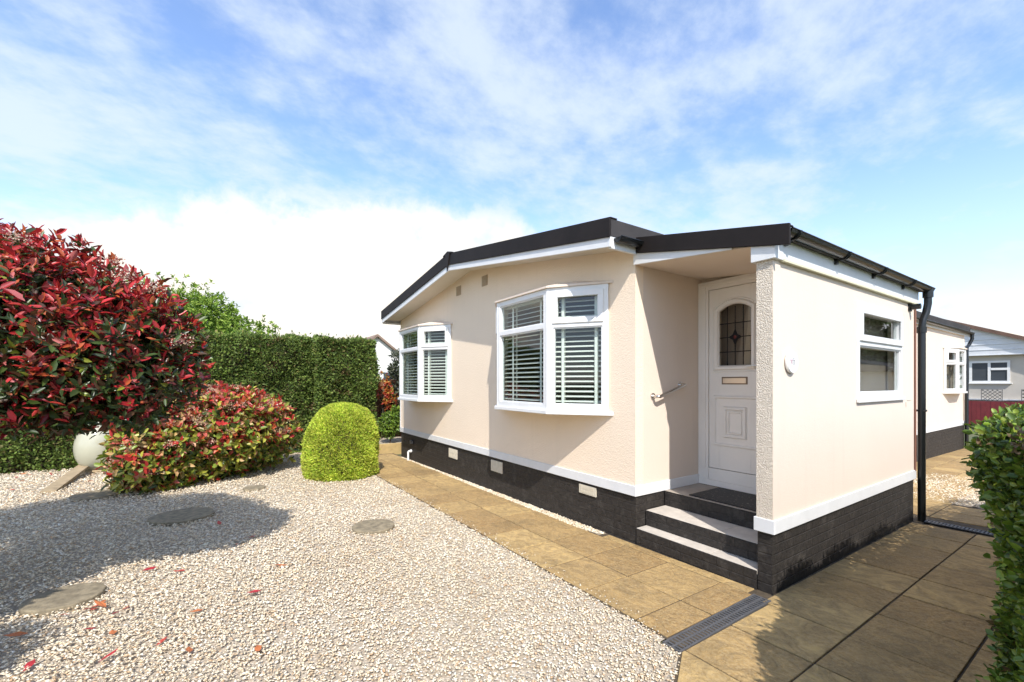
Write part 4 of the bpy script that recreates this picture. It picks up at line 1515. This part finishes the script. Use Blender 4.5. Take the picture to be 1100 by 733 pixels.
def box_hedge(name, loc, poly, z0, z1, label, cols, dens, size, leaf='spray', dens_fn=None, spread=0.5, rz=0, wob=0.05, up=0.35):
    """clipped hedge over a plan polygon; loc-relative, foliage on top and sides round a twiggy core"""
    t = thing(name, loc, label, 'hedge')
    c = np.mean(np.array(poly), 0)
    core = MB()
    inn = [tuple(c + (np.array(q) - c) * 1.0) for q in poly]
    inset = []
    m = len(poly)
    for i in range(m):
        p0, p1, p2 = np.array(poly[i - 1]), np.array(poly[i]), np.array(poly[(i + 1) % m])
        d1, d2 = unit(p1 - p0), unit(p2 - p1)
        n1, n2 = np.array([-d1[1], d1[0]]), np.array([-d2[1], d2[0]])
        nn = unit(n1 + n2)
        inset.append(tuple(p1 + nn * 0.13 / max(0.35, nn @ n1)))
    core.prism(inset, z0, z1 - 0.13)
    core.build('twigs', M_hcore, t)
    P, O = [], []
    for i in range(m):
        p0, p1 = np.array(poly[i]), np.array(poly[(i + 1) % m])
        L = np.linalg.norm(p1 - p0); dd = (p1 - p0) / L; nn = np.array([dd[1], -dd[0]])
        k = int(L * (z1 - z0) * dens)
        s, z = rng.uniform(0, L, k), rng.uniform(z0, z1, k)
        q = p0[None] + dd[None] * s[:, None]
        P.append(np.stack([q[:, 0], q[:, 1], z], 1)); O.append(np.tile([nn[0], nn[1], 0.0], (k, 1)))
    lo, hi = np.min(poly, 0), np.max(poly, 0)
    k = int((hi - lo).prod() * dens)
    q = rng.uniform(lo, hi, (k, 2)); q = q[in_poly(q, poly)]
    P.append(np.stack([q[:, 0], q[:, 1], np.full(len(q), z1)], 1)); O.append(np.tile([0, 0, 1.0], (len(q), 1)))
    P, O = np.concatenate(P), np.concatenate(O)
    if dens_fn is not None:
        kk = rng.random(len(P)) < dens_fn(P + np.array(loc)); P, O = P[kk], O[kk]
    w = wob * (np.sin(P[:, 0] * 5.1 + P[:, 2] * 3.3) + np.sin(P[:, 1] * 6.3 - P[:, 2] * 4.7) + np.sin((P[:, 0] + P[:, 1]) * 13 + P[:, 2] * 11) * 0.5) * 0.5
    P = P + O * (w - np.abs(rng.normal(0, 0.045, len(P))))[:, None] + rng.normal(0, 0.015, P.shape)
    stray = rng.random(len(P)) < 0.03
    P = P + (O + np.array([0, 0, 0.5])) * (stray * rng.uniform(0.0, 1.1 * size, len(P)))[:, None]
    n = len(P)
    tone = 1 + 0.22 * np.sin(P[:, 0] * 2.3 + P[:, 1] * 3.1 + 1.7 * np.sin(P[:, 2] * 2.9)) * np.sin(P[:, 2] * 4.1 + P[:, 1] * 1.3)
    tints = pick(*cols, n) * tone[:, None]
    dead = (np.sin(P[:, 1] * 4.3 + 2 * np.sin(P[:, 2] * 3.7)) * np.sin(P[:, 2] * 5.9 + P[:, 0] * 3 + 1.1) > 0.86) & (rng.random(n) < 0.4)
    tints[dead] = np.array([0.16, 0.11, 0.05]) * rng.uniform(0.7, 1.3, (int(dead.sum()), 1))
    ax = unit(O * 0.7 + np.array([0, 0, up]) + rng.normal(0, spread, O.shape))
    nr = unit(O + np.array([0, 0, 0.6]) + rng.normal(0, 0.5, O.shape))
    if leaf == 'spray':
        sprays_mesh('foliage', P, ax, nr, size * rng.uniform(0.6, 1.4, n), size * 0.5 * rng.uniform(0.6, 1.4, n), tints, M_matte_leaf, t)
    else:
        leaves_mesh('foliage', P, ax, nr, size * rng.uniform(0.65, 1.3, n), size * 0.60 * rng.uniform(0.7, 1.3, n), tints, M_leaf, t)
    return t


M_hcore = simple('hedge_twigs', (0.050, 0.040, 0.022), 0.95, 0.4, 20, bmp=0.6)
CON = ([(0.145, 0.205, 0.045), (0.195, 0.26, 0.055), (0.09, 0.135, 0.034), (0.23, 0.20, 0.07)], [4, 3, 3, 0.6])
box_hedge('conifer_hedge', (-10.2, -5.3, -0.16), [(-1.2, -5.2), (0.0, -5.2), (0.0, 3.72), (-1.2, 3.72)], 0.0, 2.84, 'long section of the tall dark conifer hedge behind the red bush', CON, 2300, 0.075, wob=0.08)
box_hedge('conifer_hedge', (-10.2, -0.8, -0.16), [(-1.2, -0.68), (0.34, -0.68), (0.34, 0.72), (-1.2, 0.72)], 0.0, 2.86, 'end section of the tall dark conifer hedge beside the golden dome', CON, 2500, 0.075, wob=0.07)

LAU = ([(0.17, 0.26, 0.03), (0.10, 0.17, 0.024), (0.25, 0.32, 0.045), (0.055, 0.095, 0.02), (0.20, 0.12, 0.05)], [4, 4, 2.4, 2, 0.3])


def near_density(p):
    d = np.hypot(p[:, 0] - 1.588, p[:, 1] + 3.409)
    bare = np.clip(1 - np.abs(p[:, 2] - 0.80) / 0.26, 0, 1) * np.clip(1 - np.abs(p[:, 1] + 0.35) / 0.9, 0, 1)
    return np.clip((3.6 / d) ** 1.6, 0.12, 1.0) * (1 - 0.75 * bare)


box_hedge('laurel_hedge', (1.7, 1.5, 0.0), [(0.02, -3.6), (0.75, -3.7), (0.8, 3.2), (-0.45, 3.2), (-0.55, -1.75), (-0.42, -2.05)], 0.0, 1.39,
          'bright green broad leaved hedge along the right edge of the patio', LAU, 6200, 0.037, 'leaf', near_density, 0.6, wob=0.07)


def round_tree(name, loc, blobs, trunk_h, label, cols, n, per, L, mtl, r0=0.12, cat='tree', spread=(20, 85), wr=0.5, group=None, ragged=0.0):
    t = thing(name, loc, label, cat, group)
    p, o = blob_points(blobs, n, 0.5)
    if ragged: p = p + (o + np.array([0, 0, 0.4])) * np.where(rng.random(len(p)) < 0.2, rng.uniform(0, ragged, len(p)), 0)[:, None]
    d = unit(o * 0.7 + np.array([0, 0, 0.3]) + rng.normal(0, 0.45, o.shape))
    b, ax, nr, idx = rosettes(p, d, per, spread)
    m = len(b)
    LL = L * rng.uniform(0.6, 1.3, m)
    leaves_mesh('crown', b, ax, nr, LL, LL * wr, pick(*cols, m), mtl, t)
    tr = MB()
    tr.tube([(0, 0, -0.1), (0.03, 0, trunk_h * 0.5), (0, 0.04, trunk_h)], [r0, r0 * 0.8, r0 * 0.65], 9)
    branches(tr, (0, 0.04, trunk_h * 0.97), [(x * .85, y * .85, z) for x, y, z, *_ in blobs], r0 * 0.5, 9)
    tr.build('trunk', M_bark, t, smooth=True)
    return t


FRESH = ([(0.17, 0.26, 0.03), (0.12, 0.20, 0.028), (0.22, 0.31, 0.045), (0.08, 0.14, 0.022)], [4, 3, 2, 1.5])
FRESH2 = ([(0.24, 0.35, 0.05), (0.18, 0.28, 0.04), (0.32, 0.42, 0.07), (0.11, 0.19, 0.03)], [4, 3, 2, 1.5])
round_tree('leafy_tree', (-14.2, -4.6, -0.2), [(0, 0, 3.0, 1.8, 1.9, 1.55), (0.3, 1.5, 2.6, 1.2, 1.3, 1.2), (0.2, 2.3, 2.2, .9, .9, 1.0), (0, -1.8, 2.7, 1.6, 1.6, 1.4), (-.2, 0.6, 3.75, 1.0, 1.0, .8)], 1.6,
           'light green loose tree rising behind the conifer hedge', FRESH2, 7000, 7, 0.095, M_matte_leaf, ragged=0.3)


# ------------------------------------------------------------------ things in the garden
def egg():
    t = thing('egg_ornament', (-9.52, -5.36, g(-9.5, -5.4)), 'large pale glossy egg shaped ornament on the gravel under the red tree', 'ornament')
    mb = MB()
    prof = []
    for k in range(21):
        a = -math.pi / 2 + math.pi * k / 20
        z = math.sin(a)
        r = math.cos(a) * (1 - 0.10 * z)
        prof.append((max(r * 0.365, 0.002), 0.50 + z * 0.50))
    mb.lathe(prof, 32)
    mb.build('shell', simple('cream_glazed_shell', (0.41, 0.40, 0.30), 0.18, 0.06, 2), t, smooth=True)
    b = MB(); b.lathe([(0.20, -0.01), (0.22, 0.03), (0.20, 0.05)], 24); b.build('base_ring', M_timber, t)


egg()


def plank():
    t = MB()
    M = Matrix.Translation((-8.55, -5.58, g(-8.5, -5.5) + 0.07)) @ Matrix.Rotation(R(-1), 4, 'Z') @ Matrix.Rotation(R(3), 4, 'Y')
    t.box(-0.95, 0.95, -0.09, 0.09, -0.022, 0.022, M=M)
    o = t.build('timber_plank', M_timber, bevel=0.006)
    tag(o, 'weathered timber plank lying on the gravel in front of the pale egg', 'plank')


plank()

SLAB_R = simple('round_concrete_stone', (0.22, 0.18, 0.115), 0.9, 0.38, 16, bmp=1.0, bscale=28)


def stepping(x, y, r, label, dark=False):
    t = MB()
    s = random.Random(int(abs(x * 100)))
    prof = []
    n = 28
    pts = [(x + r * (1 + s.uniform(-0.055, 0.055)) * math.cos(2 * math.pi * k / n), y + r * 0.98 * (1 + s.uniform(-0.03, 0.03)) * math.sin(2 * math.pi * k / n)) for k in range(n)]
    zz = [g(*p) for p in pts]
    t.prism(pts, [z - 0.02 for z in zz], [z + 0.032 for z in zz])
    o = t.build('stepping_stone', SLAB_R, bevel=0.008)
    tag(o, label, 'stepping stone', 'round stepping stones set in the gravel')


stepping(-2.84, -4.38, 0.225, 'round grey stepping stone nearest the viewer, at the edge of the tree shadow')
stepping(-4.95, -3.83, 0.33, 'broad dark stepping stone in the shadow in front of the red and green bush')
stepping(-6.95, -4.95, 0.29, 'dark stepping stone at the far edge of the shadow near the pale egg')
stepping(-3.27, -2.02, 0.235, 'round stepping stone alone on the sunlit gravel beside the path')
stepping(-6.2, -3.02, 0.16, 'flat stepping stone at the right foot of the red and green bush')


def fallen_leaves():
    me = None
    first = None
    spots = [(-2.55, -4.15), (-2.35, -3.95), (-2.62, -4.10), (-2.45, -4.32), (-2.2, -4.12), (-2.05, -4.02), (-1.75, -3.75), (-1.65, -3.95), (-2.0, -3.55), (-3.4, -3.3),
             (-3.6, -3.25), (-2.6, -3.0), (-4.3, -3.5), (-8.6, -5.1), (-8.2, -5.3), (-7.7, -4.9), (-9.2, -5.9), (-8.9, -6.2), (-8.0, -6.1), (-9.5, -6.5), (-7.4, -5.2), (-9.7, -5.0),
             (-1.9, -4.25), (-2.3, -4.4), (-6.6, -4.6), (-2.15, -3.2), (-1.35, -3.3), (-2.9, -3.7), (-3.1, -4.0), (-1.55, -3.6), (-7.9, -5.6), (-9.0, -5.3), (-9.75, -6.1), (-9.6, -6.3), (-9.8, -6.6), (-9.55, -6.8), (-9.7, -5.75), (-9.3, -6.0), (-9.0, -4.9), (-8.7, -4.8), (-8.3, -4.85), (-2.42, -4.1), (-2.48, -4.14), (-2.40, -4.06), (-9.75, -6.45), (-9.65, -6.95)]
    r = random.Random(5)
    base_meshes = []
    for k, c in enumerate([(0.38, 0.05, 0.03), (0.32, 0.02, 0.025), (0.42, 0.13, 0.04)]):
        L, W = 0.085, 0.034
        v = [(0, 0, 0.006), (L * .33, W * .5, 0.012), (L * .72, W * .4, 0.016), (L, 0, 0.02), (L * .72, -W * .4, 0.012), (L * .33, -W * .5, 0.012)]
        mm = bpy.data.meshes.new('fallen_leaf')
        mm.from_pydata(v, [], [(0, 1, 2, 3), (0, 3, 4, 5)])
        mm.materials.append(simple('fallen_red_leaf', c, 0.6, 0.25, 30))
        base_meshes.append(mm)
    for i, (x, y) in enumerate(spots):
        x += r.uniform(-.06, .06); y += r.uniform(-.06, .06)
        o = bpy.data.objects.new('fallen_leaf', base_meshes[i % 3])
        col.objects.link(o)
        o.location = (x, y, g(x, y) + 0.016)
        o.rotation_euler = (r.uniform(-.3, .3), r.uniform(-.3, .3), r.uniform(0, 6.28))
        s = r.uniform(0.8, 1.35); o.scale = (s, s, s)
        tag(o, 'fallen red leaf lying on the pale gravel', 'leaf', 'fallen red leaves scattered on the gravel')


fallen_leaves()


# ------------------------------------------------------------------ beyond the left end of the house
def far_left():
    # raised bed edged in timber
    t = thing('raised_bed', (-9.6, 0.5, g(-9.6, 0.4)), 'low raised bed edged with golden timber at the end of the path', 'raised bed')
    e = MB()
    e.box(0.72, 0.80, -0.95, 1.6, -0.05, 0.26)
    e.box(-0.9, 0.72, -0.95, -0.87, -0.05, 0.26)
    e.build('timber_edge', simple('golden_timber', (0.42, 0.30, 0.13), 0.8, 0.2, 7, bmp=0.4), t, bevel=0.008)
    s = MB(); s.box(-0.9, 0.719, -0.869, 1.6, -0.05, 0.20); s.build('soil', M_gbed, t)
    # low green shrub and a tall grey-green one, orange autumn plant
    round_tree('green_shrub', (-9.35, 0.13, 0.0), [(0, 0, 0.52, 0.30, 0.28, 0.34), (0.05, 0.15, 0.72, 0.24, 0.24, 0.28)], 0.25, 'low fresh green shrub in the raised bed against the house end', FRESH, 420, 6, 0.075, M_leaf, 0.025, 'shrub')
    round_tree('tall_shrub', (-10.55, 0.62, 0.0), [(0, 0.1, 1.4, 0.4, 0.38, 0.8), (0, 0.2, 2.1, 0.38, 0.36, 0.5), (0, 0.05, 0.8, 0.4, 0.4, 0.6)], 0.6,
               'tall grey green shrub between the hedge end and the house', ([(0.07, 0.09, 0.05), (0.10, 0.12, 0.07), (0.14, 0.15, 0.10), (0.04, 0.055, 0.03)], [3, 3, 1.5, 2]), 700, 6, 0.085, M_leaf, 0.035, 'shrub')
    round_tree('autumn_shrub', (-10.35, 0.22, 0.0), [(0, 0, 1.55, 0.22, 0.28, 0.35), (0.1, 0.2, 1.1, 0.2, 0.25, 0.35)], 0.7,
               'orange and red leaved climber at the dark end of the hedge', ([(0.45, 0.12, 0.03), (0.40, 0.05, 0.03), (0.42, 0.30, 0.06)], [3, 2, 1.5]), 90, 6, 0.09, M_leaf, 0.02, 'shrub')
    # fence
    f = thing('timber_fence', (-11.2, 2.6, -0.2), 'brown close boarded fence behind the shrubs at the left end of the house', 'fence')
    b = MB()
    for i in range(46):
        b.box(-0.01 - 0.006 * (i % 2), 0.012 - 0.006 * (i % 2), -3.9 + i * 0.145, -3.9 + i * 0.145 + 0.142, 0, 1.9)
    b.build('board_panel', simple('brown_fence_board', (0.20, 0.085, 0.035), 0.8, 0.25, 9, bmp=0.4), f)
    for i in range(3):
        p = MB(); p.box(-0.115, -0.0165, -3.8 + i * 2.6, -3.7 + i * 2.6, 0, 1.95); p.build('post', M_timber, f)
    # pale house far away over the fence
    h = thing('distant_house', (-35, 6.25, -0.5), 'pale distant house gable showing above the fence', 'house', None, math.pi / 2)
    w = MB()
    w.prism_y([(-3, 0), (3, 0), (3, 3.3), (0, 5.6), (-3, 3.3)], -3.6, 3.6)
    w.build('wall', simple('pale_house_wall', (0.68, 0.66, 0.62), 0.8, 0.05, 1), h)
    r = MB()
    for s in (-1, 1):
        pts = [(0, 5.61), (s * 3.3, 3.08), (s * 3.3, 3.24), (0, 5.79)]
        if s < 0: pts = [pts[1], pts[0], pts[3], pts[2]]
        r.prism_y(pts, -3.9, 3.9)
    r.build('roof', simple('brown_roof', (0.22, 0.15, 0.11), 0.8, 0.2, 2), h)
    v = MB(); v.box(0.4, 1.7, -3.63, -3.601, 1.9, 3.0); wd = v.build('window', M_white, h)
    v = MB(); v.box(0.5, 1.6, -3.64, -3.631, 2.0, 2.9); v.build('pane', M_pane_far, wd)


M_pane_far = simple('dim_pane', (0.06, 0.07, 0.08), 0.08, 0.1, 2)
far_left()


# ------------------------------------------------------------------ bungalow at the end of the patio
def far_bungalow():
    Y = 26.0
    zg = g(0, Y)
    t = thing('neighbour_bungalow', (-3.9, Y, zg), 'grey cream bungalow with white boarded gable beyond the patio', 'bungalow')
    zo = -zg
    w = MB(); w.box(-4.2, 4.2, 0, 7, 0, 2.86 + zo); w.build('wall', simple('grey_cream_wall', (0.50, 0.46, 0.40), 0.85, 0.06, 2), t)
    ap = (-0.35, 4.60 + zo)
    gb = MB()
    sl = 0.425
    for k in range(7):
        z0 = 2.86 + zo + k * 0.24; z1 = z0 + 0.236
        xr0, xr1 = ap[0] + (ap[1] - z0) / sl, ap[0] + (ap[1] - z1) / sl
        xl0, xl1 = ap[0] - (ap[1] - z0) / sl, ap[0] - (ap[1] - z1) / sl
        if xr1 <= xl1: break
        gb.prism_y([(xl0, z0), (xr0, z0), (xr1, z1), (xl1, z1)], -0.25 - 0.0, 0.0)
        gb.prism_y([(xl0 + .02, z0), (xr0 - .02, z0), (xr0 - .03, z0 + .03), (xl0 + .03, z0 + .03)], -0.27, -0.2505)
    gb.build('gable_boarding', simple('white_gable_board', (0.66, 0.67, 0.68), 0.5, 0.06, 3), t)
    for s in (-1, 1):
        r = MB()
        pts = [(ap[0], ap[1] - 0.02), (ap[0] + s * 4.6, ap[1] - 0.02 - sl * 4.6), (ap[0] + s * 4.6, ap[1] + 0.15 - sl * 4.6), (ap[0], ap[1] + 0.15)]
        if s < 0: pts = [pts[1], pts[0], pts[3], pts[2]]
        r.prism_y(pts, -0.45, 7.3)
        r.build('roof', simple('brown_tile_roof', (0.15, 0.085, 0.06), 0.8, 0.25, 4), t)
    fr = MB()
    x0, x1, z0, z1 = 0.58, 1.86, 1.60 + zo, 2.61 + zo
    fr.box(x0, x1, -0.05, 0.0, z0, z0 + .09); fr.box(x0, x1, -0.05, 0, z1 - .09, z1)
    for xx in (x0, (x0 + x1) / 2 - .045, x1 - .09): fr.box(xx, xx + .09, -0.0502, -0.0005, z0 + .09, z1 - .09)
    fr.box((x0 + x1) / 2 + .045, x1 - .09, -0.06, -0.001, z0 + .58, z0 + .68)
    fr.box(x0 - .05, x1 + .06, -0.10, -0.001, z0 - .05, z0 - .0005)
    wd = fr.build('window', M_white, t)
    p = MB(); p.box(x0 + .09, x1 - .09, -0.02, -0.01, z0 + .09, z1 - .09); p.build('pane', M_pane_far, wd)
    d = MB(); d.tube([(2.72, -0.10, 2.75 + zo), (2.72, -0.10, 0)], 0.05, 8); d.build('downpipe', M_dark, t)
    rl = MB(); rl.box(0.2, 4.2, -0.12, -0.02, 0.80 + zo, 0.86 + zo); rl.build('ledge', M_trim, t)
    # red fence in front
    f = thing('red_fence', (-1.2, Y - 0.6, zg), 'dark red boarded fence in front of the far bungalow', 'fence')
    b = MB()
    for i in range(40):
        b.box(-2.4 + i * 0.15, -2.4 + i * 0.15 + 0.146, -0.012 - 0.006 * (i % 2), 0.012, 0.02, 1.10)
    b.build('board_panel', simple('red_fence_paint', (0.16, 0.018, 0.022), 0.6, 0.2, 5), f)
    for i in range(4):
        p = MB(); p.box(-2.3 + i * 1.8, -2.2 + i * 1.8, 0.0125, 0.11, -0.05, 1.13); p.build('post', simple('red_post', (0.14, 0.016, 0.02), 0.6), f)
    # two trellis panels above it
    for k, (cx, lb) in enumerate(((-2.56, 'small diamond trellis above the red fence, with leaves on it'), (-1.35, 'small bare diamond trellis above the red fence, partly behind the hedge'))):
        tr = MB()
        tt = thing('trellis', (cx, Y - 0.35, 0.78), lb, 'trellis')
        wd_, ht = 0.30, 0.50
        for s in (-1, 1):
            for i in range(-4, 8):
                a = Vector((-wd_ + i * 0.15, 0)); 
                x0_, x1_ = -wd_ + i * 0.15, -wd_ + i * 0.15 + ht
                z0_, z1_ = 0.0, ht
                lo_, hi_ = max(x0_, -wd_), min(x1_, wd_)
                if hi_ <= lo_: continue
                za, zb = lo_ - x0_, hi_ - x0_
                if s > 0: tr.tube([(lo_, 0.0, za), (hi_, 0.0, zb)], 0.012, 5)
                else: tr.tube([(lo_, 0.02, ht - za), (hi_, 0.02, ht - zb)], 0.012, 5)
        tr.build('lattice', M_drain_in if k else M_drain, tt)
        fr2 = MB()
        fr2.box(-wd_ - .03, wd_ + .03, -.015, .035, -.03, -.013); fr2.box(-wd_ - .03, wd_ + .03, -.015, .035, ht + .013, ht + .03)
        fr2.box(-wd_ - .03, -wd_ - .013, -.015, .035, -.0125, ht + .0125); fr2.box(wd_ + .013, wd_ + .03, -.015, .035, -.0125, ht + .0125)
        fr2.build('frame', M_drain, tt)
        # legs down to the fence line
        lg = MB(); lg.box(-wd_, -wd_ + .04, 0, .03, -1.2, -.031); lg.box(wd_ - .04, wd_, 0, .03, -1.2, -.031); lg.build('leg', M_drain, tt)


far_bungalow()


# ------------------------------------------------------------------ what the windows look out on
DKT = ([(0.06, 0.10, 0.02), (0.04, 0.07, 0.017), (0.09, 0.14, 0.03)], [3, 3, 1])
for i, (x, y, s, lb) in enumerate(((7.5, 22, 1.0, 'dark leafy tree beyond the far end of the laurel hedge'), (12.5, 25, 1.25, 'broad dark tree behind the pale bungalow across the way'),
                                   (4.5, 31, 1.2, 'tall dark tree behind the far end of the plot'))):
    round_tree('garden_tree', (x, y, -0.4), [(0, 0, 4.2 * s, 2.4 * s, 2.4 * s, 2.2 * s), (1.2 * s, .6, 3.4 * s, 1.8 * s, 1.8 * s, 1.6 * s), (-1.2 * s, -.4, 3.5 * s, 1.8 * s, 1.8 * s, 1.7 * s)], 2.0 * s,
               lb, DKT, 1300, 6, 0.30, M_matte_leaf, 0.2)


def reflected_bungalow():
    t = thing('white_bungalow', (5.2, 19.0, -0.3), 'low white bungalow across the way that the side window looks towards', 'bungalow')
    w = MB(); w.box(-1.6, 5, -3, 3, 0, 2.3); w.build('wall', simple('white_wall', (0.70, 0.68, 0.62), 0.85, 0.05, 1), t)
    r = MB(); r.prism_y([(-2.0, 2.301), (5.4, 2.301), (5.0, 2.5), (1.7, 3.2), (-1.6, 2.5)], -3.3, 3.3); r.build('roof', M_roof, t)
    v = MB(); v.box(-0.6, 0.6, -3.03, -3.001, 0.9, 1.9); v.build('window', M_pane_far, t)


reflected_bungalow()
